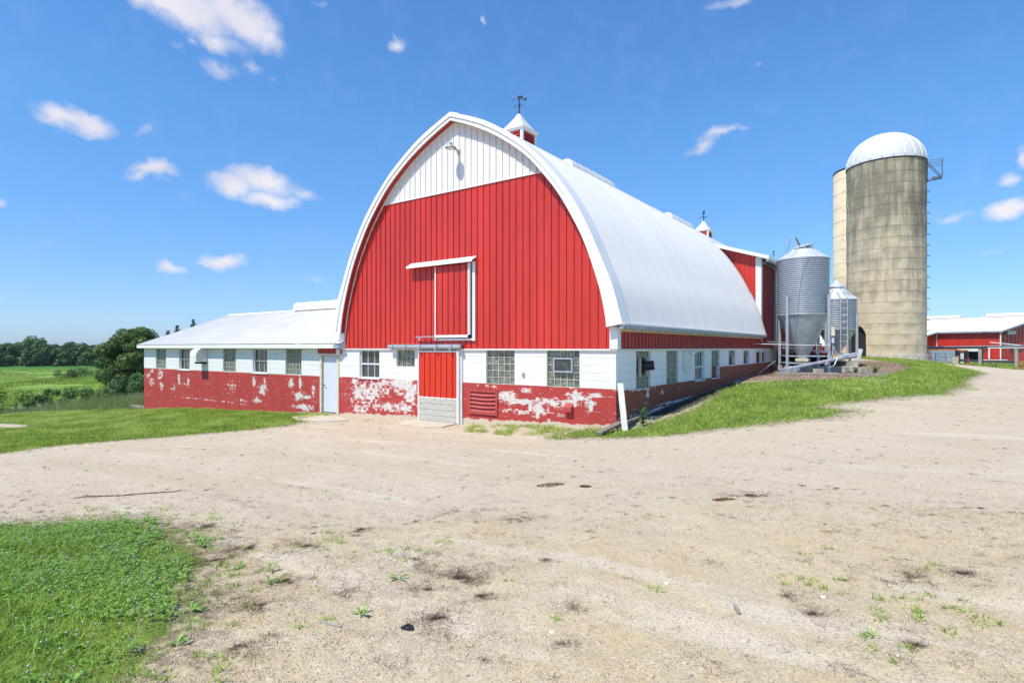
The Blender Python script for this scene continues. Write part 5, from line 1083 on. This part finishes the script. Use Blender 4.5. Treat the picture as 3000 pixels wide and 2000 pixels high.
def blades(name,x,y,h,wd,lean,mat_,v,seg=2,z=None,kind='stuff',curl=.5):
    n=len(x); z=gh(x,y)-.005 if z is None else z
    a=RNG.uniform(0,2*math.pi,n); fa=RNG.uniform(0,2*math.pi,n); dx,dy=np.cos(fa)*wd*.5,np.sin(fa)*wd*.5
    lx,ly=np.cos(a)*lean*h,np.sin(a)*lean*h
    if seg==1:
        V=np.stack([np.stack([x-dx,y-dy,z],-1),np.stack([x+dx,y+dy,z],-1),np.stack([x+lx,y+ly,z+h],-1)],1); F=(np.arange(n)[:,None]*3+np.array([0,1,2])); vv=np.repeat(v,3)
    else:
        k=.55; mx_,my_,mz=x+lx*.3,y+ly*.3,z+h*k
        V=np.stack([np.stack([x-dx,y-dy,z],-1),np.stack([x+dx,y+dy,z],-1),np.stack([mx_-dx*.8,my_-dy*.8,mz],-1),np.stack([mx_+dx*.8,my_+dy*.8,mz],-1),np.stack([x+lx,y+ly,z+h*(1-curl*lean*.3)],-1)],1)
        F=(np.arange(n)[:,None,None]*5+np.array([[0,1,3],[0,3,2],[2,3,4]])).reshape(-1,3); vv=np.repeat(v,5)
    o=npmesh(name,V.reshape(-1,3),F,mat_,attr=dict(v=vv)); return tag(o,kind=kind) if kind else o
def scatter(n,x0,x1,y0,y1): return RNG.uniform(x0,x1,n),RNG.uniform(y0,y1,n)
def view(x,y,m_=.06,back=0):
    l=(x-CAMX)*RT[0]+(y-CAMY)*RT[1]; d=(x-CAMX)*FW[0]+(y-CAMY)*FW[1]; return (d>1.2)&(np.abs(l)<d*(.8935+m_)+.6)
def wedge(n,d0,d1,u0,u1,pw=1.):
    """points spread evenly over ground between two distances"""
    d=(RNG.uniform(0,1,n)*(d1**2-d0**2)+d0**2)**.5; u=RNG.uniform(u0,u1,n); l=u*d; return CAMX+FW[0]*d+RT[0]*l, CAMY+FW[1]*d+RT[1]*l, d
G_LAWN=leafmat('lawn_grass',(.04,.12,.012),(.54,.76,.13),.45,third=(.62,.60,.30))
G_FLD=leafmat('field_grass',(.10,.20,.018),(.52,.65,.11),.45,third=(.62,.66,.28))
G_DRY=leafmat('dry_stems',(.085,.052,.038),(.20,.125,.09),.0,.9,third=(.42,.32,.20))
G_CL=leafmat('dead_weed_mat',(.045,.027,.02),(.13,.08,.058),.0,.95,third=(.30,.21,.14))
G_LEAF=leafmat('broad_leaves',(.06,.17,.02),(.36,.60,.13),.4)
# near lawn
x,y,d=wedge(170000,2.4,9,-.98,-.1)
gd=sdf(x,y,LAWN); dens=np.clip((gd+.55*(fbm(x,y,2.4,61)-.5)*2+.05)/.5,0,1)*np.clip((fbm(x,y,5.5,66)-.25)*4,.25,1); dens=np.maximum(dens,.10*np.clip(1+gd/.9,0,1)*(fbm(x,y,1.9,64)>.5))
k=(RNG.uniform(0,1,len(x))<dens)&view(x,y); x,y,gd,dens=x[k],y[k],gd[k],dens[k]
pt=fbm(x,y,1.6,62); h=(.028+.065*np.clip(gd*1.3,0,1)*(.5+pt))*RNG.uniform(.5,1.25,len(x))
blades('lawn_grass',x,y,h,RNG.uniform(.003,.008,len(x)),RNG.uniform(.2,1.5,len(x)),G_LAWN,np.clip(RNG.beta(2,2.6,len(x))+.25*(pt-.5)+(RNG.uniform(0,1,len(x))<.05)*.6*(1.4-np.clip(gd,0,1)),0,1),2)
# clover and broad leaves in the lawn
def rosettes(name,x,y,r,nl,m,zoff=.01,lift=.5,wratio=.28,kind='stuff',vs=None,parent=None):
    V=[];F=[];A=[];z=gh(x,y)
    for i in range(len(x)):
        for k in range(nl):
            a=random.uniform(0,6.283); L_=r[i]*random.uniform(.6,1.1); w_=L_*wratio; up=lift*random.uniform(.3,1.2); ca,sa=math.cos(a),math.sin(a)
            b0=len(V); n_=(-sa,ca)
            for t,ww,zz in((0,.12,0),(.4,1.,.65),(.75,.8,.8),(1,.05,.55)):
                px,py=x[i]+ca*L_*t,y[i]+sa*L_*t; pz=z[i]+zoff+zz*up*L_
                V.append((px-n_[0]*w_*ww*.5,py-n_[1]*w_*ww*.5,pz)); V.append((px+n_[0]*w_*ww*.5,py+n_[1]*w_*ww*.5,pz))
            vv=random.uniform(.1,1); A+= [vv]*8
            F+=[(b0,b0+1,b0+3,b0+2),(b0+2,b0+3,b0+5,b0+4),(b0+4,b0+5,b0+7,b0+6)]
    o=npmesh(name,V,F,m,parent,attr=dict(v=A)); return tag(o,kind=kind) if kind else o
x,y,d=wedge(60000,2.4,7.5,-.98,-.1); gd=sdf(x,y,LAWN); k=(gd>.05)&(fbm(x,y,1.1,71)>.42)&view(x,y); x,y=x[k][:4200],y[k][:4200]
rosettes('clover_leaves',x,y,RNG.uniform(.010,.026,len(x)),4,G_LEAF,zoff=.04,lift=.45,wratio=.85)
x,y,d=wedge(4000,2.4,6.5,-.98,-.1); gd=sdf(x,y,LAWN); k=(gd>-.15)&(fbm(x,y,.9,73)>.5)&view(x,y); x,y=x[k][:140],y[k][:140]; RS=[(.54,-10.09),(1.56,-10.44),(1.85,-10.33),(2.14,-11.09),(2.58,-11.38),(1.4,-11.02),(2.1,-10.5),(2.86,-9.91),(3.13,-10.49)]; x=np.concatenate([x,[a for a,_ in RS]]); y=np.concatenate([y,[c for _,c in RS]])
rosettes('broadleaf_weeds',x,y,RNG.uniform(.045,.10,len(x)),8,G_LEAF,zoff=.008,lift=.6,wratio=.24)
# clover heads
x,y,d=wedge(9000,2.6,7.5,-.98,-.1); gd=sdf(x,y,LAWN); k=(gd>.10)&((fbm(x,y,1.6,75)>.5)|(RNG.uniform(0,1,len(x))<.12))&view(x,y); x,y=x[k][:330],y[k][:330]
V=[];F=[]; z=gh(x,y)
for i in range(len(x)):
    r=random.uniform(.0045,.008); c=(x[i],y[i],z[i]+random.uniform(.055,.095)); b0=len(V)
    for rr2,zz in((.6,-.8),(1,-.1),(.7,.6)):
        for q in range(6): V.append((c[0]+r*rr2*math.cos(q*1.047),c[1]+r*rr2*math.sin(q*1.047),c[2]+r*zz))
    V.append((c[0],c[1],c[2]+r)); V.append((c[0]-.001,c[1],z[i])) 
    for l_ in range(2):
        for q in range(6): F.append((b0+l_*6+q,b0+l_*6+(q+1)%6,b0+l_*6+6+(q+1)%6)); F.append((b0+l_*6+q,b0+l_*6+6+(q+1)%6,b0+l_*6+6+q))
    for q in range(6): F.append((b0+12+q,b0+12+(q+1)%6,b0+18))
    F.append((b0,b0+3,b0+19))
tag(npmesh('clover_flowers',V,F,mat('clover_white',(.50,.43,.37),.8,var=.2,vscale=60)),kind='stuff')
# left grass and bank grass
def field(name,n,d0,d1,u0,u1,h0,h1,w0,w1,cond,m=G_FLD,lean=1.7,seg=1,vb=0.,extra=None):
    x,y,d=wedge(n,d0,d1,u0,u1); k=cond(x,y)&view(x,y); x,y,d=x[k],y[k],d[k]; pt=fbm(x,y,.9,81); p2=fbm(x,y,3.5,83)
    h=(h0+(h1-h0)*np.clip(pt*1.6-.3,0,1))*RNG.uniform(.55,1.3,len(x))*(.6+.8*p2); wd=(w0+(w1-w0)*RNG.uniform(0,1,len(x)))
    return blades(name,x,y,h,wd,RNG.uniform(.1,lean,len(x)),m,np.clip(RNG.beta(1.6,1.9,len(x))+vb+.9*(pt-.5)+.9*(p2-.5)+(RNG.uniform(0,1,len(x))<.04)*.5,0,1),seg)
def soft(P,s,seed,ext=0.): return lambda x,y:(sdf(x,y,P)+ext+(fbm(x,y,1.8,seed)-.5)*s)>RNG.uniform(-.25,.35,len(x))
notpath=lambda x,y:np.hypot((x+22.2)/2.6,(y+6.3)/.8)>1.05
field('meadow_grass',360000,12.5,33,-.98,-.3,.035,.115,.012,.022,lambda x,y:soft(LEFT,.9,91)(x,y)&notpath(x,y)&((y<-.03)|(x<-26.5)))
field('bank_grass',360000,11.5,46,-.1,.98,.035,.12,.012,.024,lambda x,y:soft(BANK,.8,92)(x,y)&~inside(x,y,MULCH)&(x>.12)|(sdf(x,y,BANK)>.1)&(x<.3)&(y<0))
field('bank_weeds',16000,12,40,.0,.98,.06,.16,.016,.03,lambda x,y:(sdf(x,y,BANK)>.25)&(x>.5)&(fbm(x,y,.7,95)>.5)&~inside(x,y,MULCH),lean=1.5,seg=2,vb=-.1)
# flowers on the bank
x,y,d=wedge(9000,12,30,.1,.75); k=(sdf(x,y,BANK)>.3)&(fbm(x,y,.6,97)>.55)&(x<6)&(y<12)&view(x,y); x,y=x[k][:150],y[k][:150]
V=[];F=[];z=gh(x,y)
for i in range(len(x)):
    r=random.uniform(.009,.016); zz=z[i]+random.uniform(.14,.24); b0=len(V); V+=[(x[i]-r,y[i],zz),(x[i],y[i]-r,zz),(x[i]+r,y[i],zz),(x[i],y[i]+r,zz),(x[i],y[i],zz+r),(x[i],y[i],zz-.12)]; F+=[(b0,b0+1,b0+4),(b0+1,b0+2,b0+4),(b0+2,b0+3,b0+4),(b0+3,b0,b0+4)]
tag(npmesh('bank_flowers',V,F,mat('white_blossom',(.62,.60,.52),.8)),kind='stuff')
# sparse tufts along the foot of the front wall
STRIP=[(-4.4,-.15),(-.2,-.15),(-.2,-1.9),(-1.5,-2.0),(-3.6,-1.6)]
field('wall_foot_grass',60000,12,18,-.2,.2,.05,.20,.009,.016,lambda x,y:inside(x,y,STRIP)&(fbm(x,y,2.3,101)>.60-.13*(y>-.6))&(RNG.uniform(0,1,len(x))<.6),lean=1.2,vb=.1)
# far grass beyond the fence
field('far_yard_grass',50000,34,75,.55,.98,.08,.22,.04,.08,lambda x,y:(grass_d(x,y)+(fbm(x,y,.5,103)-.5)*2>0)&(x>3)&~inside(x,y,BANK),vb=.0)
# small weeds and fringe tufts on the gravel
x,y,d=wedge(60000,2.4,20,-.95,.95); gdd=grass_d(x,y); n1=fbm(x,y,.9,111)
cl=np.zeros(len(x))
for (cx,cy,r_,s_) in ((6.05,-8.5,.45,1.),(6.35,-8.42,.25,.8),(5.7,-8.2,.3,.6),(5.5,-7.95,.2,.4),(6.2,-7.5,.15,.8),(5.9,-9.2,.3,.4),(5.35,-8.3,.2,.5),(4.55,-9.0,.25,.3),(4.2,-9.9,.25,.35),(3.6,-9.4,.35,.3),(2.3,-9.2,.6,.4),(1.6,-9.6,.5,.5),(1.2,-9.3,.3,.6),(2.9,-10.3,.4,.35)):
    cl=np.maximum(cl,s_*np.clip(1-np.hypot(x-cx,y-cy)/r_,0,1))
pr_=.0016+cl*.5+.22*np.clip(1+gdd/.8,0,1)*(gdd<0)*(n1>.52)
k=(RNG.uniform(0,1,len(x))<pr_)&view(x,y)&(gdd<.05)&~((y>0)&(x<.1))&~inside(x,y,MULCH); x,y=x[k],y[k]
xx=np.repeat(x,16)+RNG.normal(0,.022,len(x)*16); yy=np.repeat(y,16)+RNG.normal(0,.022,len(x)*16)
blades('gravel_weeds',xx,yy,RNG.uniform(.015,.055,len(xx)),RNG.uniform(.004,.009,len(xx)),RNG.uniform(.6,2.2,len(xx)),G_LAWN,RNG.uniform(.2,.75,len(xx)),2)
# dead stems
x,y,d=wedge(520000,2.4,17,-.95,.95); lw=litter_w(x,y); c2=fbm(x,y,5.5,121); gdd=grass_d(x,y)
CLUMP=[]
for px_,py_,r_,s_ in DEADSPOTS: CLUMP.append((px_,py_,r_,s_))
cl2=np.zeros(len(x))
for cx,cy,r_,s_ in CLUMP: cl2=np.maximum(cl2,s_*np.clip(1.25-np.hypot((x-cx),(y-cy))/r_+(c2-.5)*1.6,0,1))
k=(RNG.uniform(0,1,len(x))<np.maximum(np.clip(lw-.02,0,1)**1.3*np.clip((c2-.46)*9,0.015,1)*np.where(d<7,.9,.6)*(.3+.7*np.exp(-np.clip(-sdf(x,y,LAWN),0,9)/.6)),cl2*.6))&(gdd<.25)&view(x,y); x,y,d=x[k],y[k],d[k]
print('dead stems',len(x))
blades('dead_stems',x,y,RNG.uniform(.002,.014,len(x)),RNG.uniform(.0022,.0042,len(x)),RNG.uniform(1.5,6,len(x)),G_DRY,RNG.beta(1.6,2.4,len(x)),1)
xs=[];ys=[]
t_=RNG.uniform(0,1,2600); xs.append(np.interp(t_,[0,.55,1],[-3.09,-2.5,-2.24])+RNG.normal(0,.03,2600)); ys.append(np.interp(t_,[0,.55,1],[-10.14,-9.62,-9.14])+RNG.normal(0,.02,2600))
for cx,cy,r_,s_ in DEADSPOTS:
    n=int(13000*s_*(r_/.22)**2); a=RNG.uniform(0,6.283,n); q=r_*np.abs(RNG.normal(0,.9,n)); q1=cx+np.cos(a)*q*1.35*RT[0]-np.sin(a)*q*RT[1]; q2=cy+np.cos(a)*q*1.35*RT[1]+np.sin(a)*q*RT[0]
    kk=(fbm(q1,q2,6.,int(abs(cx*97))%50,4)>.50)&(fbm(q1,q2,22.,int(abs(cx*57))%50,2)>.42); xs.append(q1[kk]); ys.append(q2[kk])
x,y,d=wedge(60000,2.4,19,-.95,.95); lw=litter_w(x,y); l_=(x-CAMX)*RT[0]+(y-CAMY)*RT[1]
reg=np.clip((fbm(x,y,.8,201)-.36)*3.2,.05,1)*np.clip((8.2-d)/2.,.03,1)
reg=np.maximum(reg,lw*.9*np.where(d<9,1,.55)); k=(RNG.uniform(0,1,len(x))<reg*.62)&(grass_d(x,y)<.05)&view(x,y)&((y<-.1)|(x>3)); x,y,d=x[k],y[k],d[k]; print('mini clumps',len(x))
nn=np.clip(RNG.lognormal(2.3,.9,len(x)),3,130).astype(int); ii=np.repeat(np.arange(len(x)),nn); rr_=np.clip(RNG.lognormal(-3.7,.5,len(x)),.008,.09); th=RNG.uniform(0,3.14,len(x)); e_=RNG.uniform(.2,.8,len(x))
ga=RNG.normal(0,1,len(ii))*rr_[ii]; gb=RNG.normal(0,1,len(ii))*rr_[ii]*e_[ii]; xs.append(x[ii]+ga*np.cos(th[ii])-gb*np.sin(th[ii])); ys.append(y[ii]+ga*np.sin(th[ii])+gb*np.cos(th[ii]))
xs=np.concatenate(xs);ys=np.concatenate(ys); kk=grass_d(xs,ys)<.1; xs,ys=xs[kk],ys[kk]; print('clump stems',len(xs))
ds_=np.hypot(xs-CAMX,ys-CAMY)
blades('dead_weed_clumps',xs,ys,RNG.uniform(.004,.022,len(xs)),RNG.uniform(.0018,.0034,len(xs))*np.clip(ds_/4.5,1,3),RNG.uniform(.8,4,len(xs)),G_CL,RNG.beta(1.3,2.8,len(xs)),1)
x,y,d=wedge(26000,2.4,14,-.95,.95); lw=litter_w(x,y); k=(RNG.uniform(0,1,len(x))<lw*.33)&(grass_d(x,y)<.1)&view(x,y); x,y=x[k],y[k]
blades('upright_stalks',x,y,RNG.uniform(.02,.075,len(x)),RNG.uniform(.002,.0034,len(x)),RNG.uniform(.05,.7,len(x)),G_DRY,RNG.beta(1.4,3,len(x)),1)
# loose stones
x,y,d=wedge(60000,2.3,13,-.97,.97); k=(grass_d(x,y)<.05)&view(x,y)&(RNG.uniform(0,1,len(x))<np.clip(5.5/d,0,1)*(.35+.65*(fbm(x,y,1.5,131)>.5)))&(y<-.3); x,y=x[k],y[k]; n=len(x)
print('stones',n)
s=np.exp(RNG.normal(-4.95,.38,n))*.72; s=np.clip(s,.003,.016); z=gh(x,y); oc=np.array([(1,0,0),(.3,.95,0),(-.8,.55,0),(-.8,-.6,0),(.35,-.9,0),(.15,.1,.75),(-.1,-.1,-.6)])
a=RNG.uniform(0,6.28,n); ca,sa=np.cos(a)[:,None],np.sin(a)[:,None]; O=oc[None]*RNG.uniform(.7,1.3,(n,7,1)); vx=(O[:,:,0]*ca-O[:,:,1]*sa)*s[:,None]; vy=(O[:,:,0]*sa+O[:,:,1]*ca)*s[:,None]*.85; vz=O[:,:,2]*s[:,None]
V=np.stack([x[:,None]+vx,y[:,None]+vy,z[:,None]+vz+s[:,None]*.25],-1).reshape(-1,3)
ft=np.array([(i,(i+1)%5,5) for i in range(5)]+[((i+1)%5,i,6) for i in range(5)]); F=(np.arange(n)[:,None,None]*7+ft[None]).reshape(-1,3)
sm=leafmat('stones',(.34,.31,.27),(.62,.53,.40),0,.85,third=(.78,.74,.66)); npm=npmesh('gravel_stones',V,F,sm,attr=dict(v=np.repeat(RNG.beta(2,2,n),7))); tag(npm,kind='stuff')
# ------------------------------------------------------------------ bushes, weeds, trees
BARK=mat('bark',(.11,.085,.06),.95,var=.3,vscale=6,bump=.5,stretch=(1,1,.2))
LF={'oak':leafmat('oak_leaves',(.04,.09,.02),(.18,.27,.065),.25,.5),'line':leafmat('woodland_leaves',(.035,.09,.03),(.155,.26,.07),.25,.6),'bush':leafmat('bush_leaves',(.04,.10,.018),(.14,.26,.045),.25),'fir':leafmat('fir_needles',(.03,.065,.03),(.09,.15,.06),.15),'pale':leafmat('pale_leaves',(.05,.12,.04),(.16,.27,.09),.3)}
def crown(centres,radii,nper,size,seed=0,flat=.8):
    rg=np.random.default_rng(seed); Vs=[];A=[]
    for c,r in zip(centres,radii):
        n=int(nper*(r/np.mean(radii))**2); u=rg.normal(size=(n,3)); u/=np.linalg.norm(u,axis=1)[:,None]; rad_=r*rg.uniform(.45,1.08,n)**.6; p=np.array(c)+u*rad_[:,None]*np.array([1,1,flat])
        nrm=u+rg.normal(size=(n,3))*.55+np.array([0,0,.35]); nrm/=np.linalg.norm(nrm,axis=1)[:,None]; t=np.cross(nrm,rg.normal(size=(n,3))); t/=np.linalg.norm(t,axis=1)[:,None]; bt=np.cross(nrm,t); s=size*rg.uniform(.55,1.3,n)[:,None]
        Vs.append(np.stack([p-t*s,p-bt*s*.55,p+t*s,p+bt*s*.55],1).reshape(-1,3)); v=np.clip(rg.beta(2,2,n)*.8+rg.uniform(-.12,.25),0,1); A.append(np.repeat(v,4))
    V=np.concatenate(Vs); F=np.arange(len(V)).reshape(-1,4); return V,F,np.concatenate(A)
def tree(name,x,y,h,wd,label,cat,mat_,ncl=40,nper=150,leaf=.15,low=.12,seed=1,group=None,lean=0,trunk_r=.03,zg=None,topflat=1.,rad=1.):
    rg=random.Random(seed); z0=ghf(x,y) if zg is None else zg; t=thing(name,(x,y,z0),label,cat,group)
    C=[];R_=[]
    for i in range(ncl):
        for _ in range(40):
            a=rg.uniform(0,6.283); zz=rg.uniform(low,.93); prof_=math.sin(math.pi*min(1,(zz-low*.4)/(1-low*.4))**.75)**.6; rr3=prof_*(rg.uniform(.25,1)**.5)
            if rr3>.35 or zz>.7: break
        C.append((x+math.cos(a)*rr3*wd*.42+lean*zz,y+math.sin(a)*rr3*wd*.42,z0+zz*h)); R_.append(wd*rad*rg.uniform(.09,.17))
    V,F,A=crown(C,R_,nper,leaf,seed); npmesh('crown',V,F,mat_,t,attr=dict(v=A))
    b=MB(); b.tube([(x,y,z0-.2),(x+.02*h,y,z0+.3*h),(x,y+.02*h,z0+.62*h)],[h*trunk_r,h*trunk_r*.7,h*trunk_r*.3],8)
    for i in range(0,ncl,2):
        c=C[i]; zz=z0+h*rg.uniform(.15,.5); b.tube([(x,y,zz),((x+c[0])/2,(y+c[1])/2,(zz+c[2])/2+.03*h),c],[h*trunk_r*.4,h*trunk_r*.22,h*trunk_r*.08],5)
    b.build('trunk',BARK,t,smooth=True); return t
x,y,_=at(-30.9,46.5); tree('oak_tree',x,y,6.6,6.4,'broad dark green oak standing behind the left end of the low wing','tree',LF['oak'],ncl=74,nper=400,leaf=.10,low=.06,seed=5,rad=.75,trunk_r=.035,zg=-2.9)
x,y,_=at(-28.6,43); tree('shrub',x,y,2.6,3.0,'lighter green shrub at the foot of the oak','shrub',LF['pale'],ncl=18,nper=300,leaf=.07,low=.1,seed=6,zg=-2.5)
x,y,_=at(-31.2,44.5); tree('shrub',x,y,2.3,3.6,'low dark bramble spreading left from the foot of the oak','shrub',LF['oak'],ncl=18,nper=260,leaf=.08,low=.1,seed=16,zg=-2.9)
def spruce(x,y,h,wd,label,seed):
    rg=random.Random(seed); z0=ghf(x,y); t=thing('spruce_tree',(x,y,z0),label,'tree','spruces behind the low wing'); V=[];F=[];A=[]
    b=MB(); b.tube([(x,y,z0-.2),(x,y,z0+h*.96)],[h*.02,.02],6); b.build('trunk',BARK,t)
    n=int(h*8)
    for i in range(n):
        zz=z0+h*(.15+.83*i/n); L_=wd*.5*(1-(i/n))**.9+.06; 
        for k in range(5):
            a=rg.uniform(0,6.283); ca,sa=math.cos(a),math.sin(a); L2=L_*rg.uniform(.7,1.2); m_=int(6+L2*10)
            for q in range(m_):
                f_=(q+.5)/m_; px,py,pz=x+ca*L2*f_,y+sa*L2*f_,zz+L2*(.25*f_*f_+.12*f_); s=.10*(1.2-f_*.5)
                for sg in(-1,1):
                    b0=len(V); V+=[(px,py,pz),(px+ca*s*.7-sa*s*sg,py+sa*s*.7+ca*s*sg,pz+rg.uniform(-.02,.12)),(px+ca*s*.35,py+sa*s*.35,pz+.05)]; F.append((b0,b0+1,b0+2)); A+=[rg.random()]*3
    npmesh('crown',V,F,LF['fir'],t,attr=dict(v=A))
for i,(px,tz,dd,l_) in enumerate(((567,931,60,'tallest spruce top showing over the low wing roof'),(520,948,61,'middle spruce top showing over the low wing roof'),(493,964,63,'smallest spruce top, beside the oak over the wing roof'))):
    lat_=(px-1500)/1679*dd; x,y,_=at(lat_,dd); ztop=2-(tz-1018)/1679*dd; spruce(x,y,ztop-ghf(x,y),3.6,l_,40+i)
# tree line across the field
TL=[(-20,985,150),(12,992,146),(45,996,155),(75,984,148),(104,972,150),(128,986,146),(150,1000,152),(172,996,158),(196,998,150),(215,990,154),(240,1000,149),(262,997,156),(285,1000,150),(310,1002,153),(345,1004,160),(0,1006,140),(90,1004,141),(180,1010,142),(270,1010,143)]
WORD=['far left tree of the line across the field','second tree from the left in the far line','rounded tree left of the tallest in the far line','broad shoulder of the far line just left of its tallest tree','tallest tree of the line across the field','tree just right of the tallest one in the far line','low gap tree where the far hill shows','tree right of the gap in the far line','middle tree of the far line, dark and even','pale topped tree right of the middle of the far line','dense tree of the far line short of the oak','tree of the far line nearly touching the oak','tree of the far line at the oak edge','far line tree mostly behind the oak','far line tree hidden beyond the wing corner','low tree at the front of the far line, far left','low tree in front of the tallest one in the far line','low tree at the front middle of the far line','low front tree of the far line beside the oak']
for i,(px,tz,dd) in enumerate(TL):
    lat_=(px-1500)/1679*dd; x,y,_=at(lat_,dd); zt=2-(tz-1018)/1679*dd; z0=ghf(x,y); hh=zt-z0
    hh*=.86; tree('field_tree',x,y,hh,hh*random.uniform(.95,1.3),WORD[i],'tree',LF['line'],ncl=24,nper=110,leaf=.30,low=.04,seed=100+i,group='trees across the far field')
# small bushes in the rough ground
for i,(px,py_,dd,wd_,hh,l_,mm) in enumerate(((45,1190,33,4.2,2.0,'round dark bush at the left edge of the rough ground','bush'),(125,1192,33,2.2,1.5,'small dark bush beside the round one at the left','oak'),(232,1192,33,2.6,1.4,'low green bush in the weeds, halfway to the wing corner','bush'),(195,1103,92,4,1.6,'lone dark bush out in the field','oak'),(245,1103,95,6,1.3,'wide low bush on the field ditch','oak'),(150,1140,60,2.2,.9,'small bush between the weeds and the field','bush'))):
    lat_=(px-1500)/1679*dd; x,y,_=at(lat_,dd); tree('bush',x,y,hh,wd_,l_,'bush',LF[mm],ncl=14,nper=220 if dd<50 else 60,leaf=.06 if dd<50 else .14,low=.02,seed=200+i)
# tall weeds beyond the mown grass
WD=leafmat('tall_weed_stems',(.15,.22,.06),(.42,.48,.18),.4,third=(.46,.34,.24)); BL=mat('chicory_blue',(.45,.48,.64),.8)
x,y,d=wedge(52000,29,38,-.98,-.62); k=(x<-26.6)&view(x,y)&((d>30.5)|(RNG.uniform(0,1,len(x))<.1)); x,y,d=x[k],y[k],d[k]; pt=fbm(x,y,.5,141)
blades('tall_weeds',x,y,RNG.uniform(.35,.95,len(x))*(.6+.8*pt)*np.clip((d-29)/3,.3,1),RNG.uniform(.015,.035,len(x)),RNG.uniform(.05,.5,len(x)),WD,np.clip(RNG.beta(2,2,len(x))+(pt-.5)*.9,0,1),1)
kk=RNG.uniform(0,1,len(x))<np.clip((fbm(x,y,.35,143)-.47)*.6,0,.09); x,y=x[kk][:420],y[kk][:420]; z=gh(x,y)+RNG.uniform(.35,.8,len(x)); V=[];F=[]
for i in range(len(x)):
    b0=len(V); r=.03; V+=[(x[i]-r,y[i],z[i]-r),(x[i]+r,y[i],z[i]-r),(x[i],y[i]-r*.6,z[i]+r),(x[i],y[i]+r,z[i])]; F+=[(b0,b0+1,b0+2),(b0,b0+3,b0+1),(b0,b0+2,b0+3)]
tag(npmesh('chicory_flowers',V,F,BL),kind='stuff')
x,y,d=wedge(90000,38,118,-.96,-.62); k=(x<-27)&view(x,y)&(fbm(x,y,.12,145)>.46); x,y=x[k][:42000],y[k][:42000]; pt=fbm(x,y,.2,147)
blades('field_weeds',x,y,RNG.uniform(.15,.5,len(x)),RNG.uniform(.05,.12,len(x)),RNG.uniform(.2,1.,len(x)),G_FLD,np.clip(RNG.beta(2,2,len(x))+(pt-.5),0,1),1)
# thistle by the barn corner
def thistle(x,y,h,label,seed,name='thistle_plant',spread=.25,nst=7):
    rg=random.Random(seed); z0=ghf(x,y); t=thing(name,(x,y,z0),label,'weed'); b=MB(); V=[];F=[];A=[]
    for s in range(nst):
        a=rg.uniform(0,6.283); r_=spread*rg.uniform(.2,1); hh=h*rg.uniform(.6,1); P=[(x,y,z0),(x+math.cos(a)*r_*.4,y+math.sin(a)*r_*.4,z0+hh*.5),(x+math.cos(a)*r_,y+math.sin(a)*r_,z0+hh)]; b.tube(P,[.008,.006,.003],5)
        for q in range(16):
            f_=rg.uniform(.15,1); p=Vector(P[0]).lerp(Vector(P[1]),f_*2) if f_<.5 else Vector(P[1]).lerp(Vector(P[2]),f_*2-1); a2=rg.uniform(0,6.283); L_=rg.uniform(.05,.12)*(1.2-f_*.5); d2=Vector((math.cos(a2),math.sin(a2),rg.uniform(.2,.9))).normalized(); n_=d2.orthogonal().normalized()*L_*.16; b0=len(V)
            V+=[tuple(p),tuple(p+d2*L_*.5+n_),tuple(p+d2*L_),tuple(p+d2*L_*.5-n_)]; F.append((b0,b0+1,b0+2,b0+3)); A+=[rg.random()]*4
    b.build('stem',LF['pale'],t); npmesh('leaves',V,F,LF['pale'],t,attr=dict(v=A))
thistle(.52,.42,.62,'spiky green thistle growing by the shaded barn wall near the corner',3)
x,y,_=at(16.2,25.6); thistle(x,y,.42,'leafy green weed in the brown mulch right of the auger head',4,'mulch_weed',.3,12)
x,y,_=at(15.2,25.3); thistle(x,y,.3,'small green weed in the mulch just below the auger head',5,'mulch_weed',.14,8)
# mulch chips
x,y,d=wedge(26000,20,34,.3,.75); k=inside(x,y,MULCH)&(x>.1); x,y=x[k],y[k]
blades('mulch_straw',x,y,RNG.uniform(.01,.06,len(x)),RNG.uniform(.012,.03,len(x)),RNG.uniform(1,4,len(x)),G_DRY,RNG.uniform(.1,1,len(x)),1)
# manure patches on the gravel
for i,(x,y,r_,l_) in enumerate(((1.98,-6.28,.13,'brown dung patch in the middle of the road'),(4.24,-6.09,.09,'small brown dung patch right of the larger one'),(2.45,-6.15,.05,'tiny dung crumb beside the larger patch'))):
    n=420; a=RNG.uniform(0,6.283,n); rr4=r_*RNG.uniform(0,1,n)**.6; px_=x+np.cos(a)*rr4*1.5*RT[0]-np.sin(a)*rr4*.8*RT[1]; py_=y+np.cos(a)*rr4*1.5*RT[1]+np.sin(a)*rr4*.8*RT[0]
    o=blades('dung_patch',px_,py_,RNG.uniform(.008,.02,n),RNG.uniform(.02,.04,n),RNG.uniform(.6,2,n),M['dung'] if 'dung' in M else M.setdefault('dung',mat('dry_dung',(.20,.115,.05),.95,var=.3,vscale=40)),RNG.uniform(0,1,n),1,kind=None); tag(o,l_,'dung')
# ------------------------------------------------------------------ air
hz=bpy.data.materials.new('haze_air'); hz.use_nodes=True; HN=hz.node_tree.nodes; HN.remove(HN['Principled BSDF'])
pv=HN.new('ShaderNodeVolumePrincipled'); pv.inputs['Color'].default_value=(.78,.89,1,1); pv.inputs['Density'].default_value=.00016; pv.inputs['Anisotropy'].default_value=.2
hz.node_tree.links.new(pv.outputs[0],HN['Material Output'].inputs['Volume'])
b=MB(); b.box(-4200,-4200,-6.5,4200,4200,30); o=b.build('haze',hz,None); tag(o,kind='stuff')
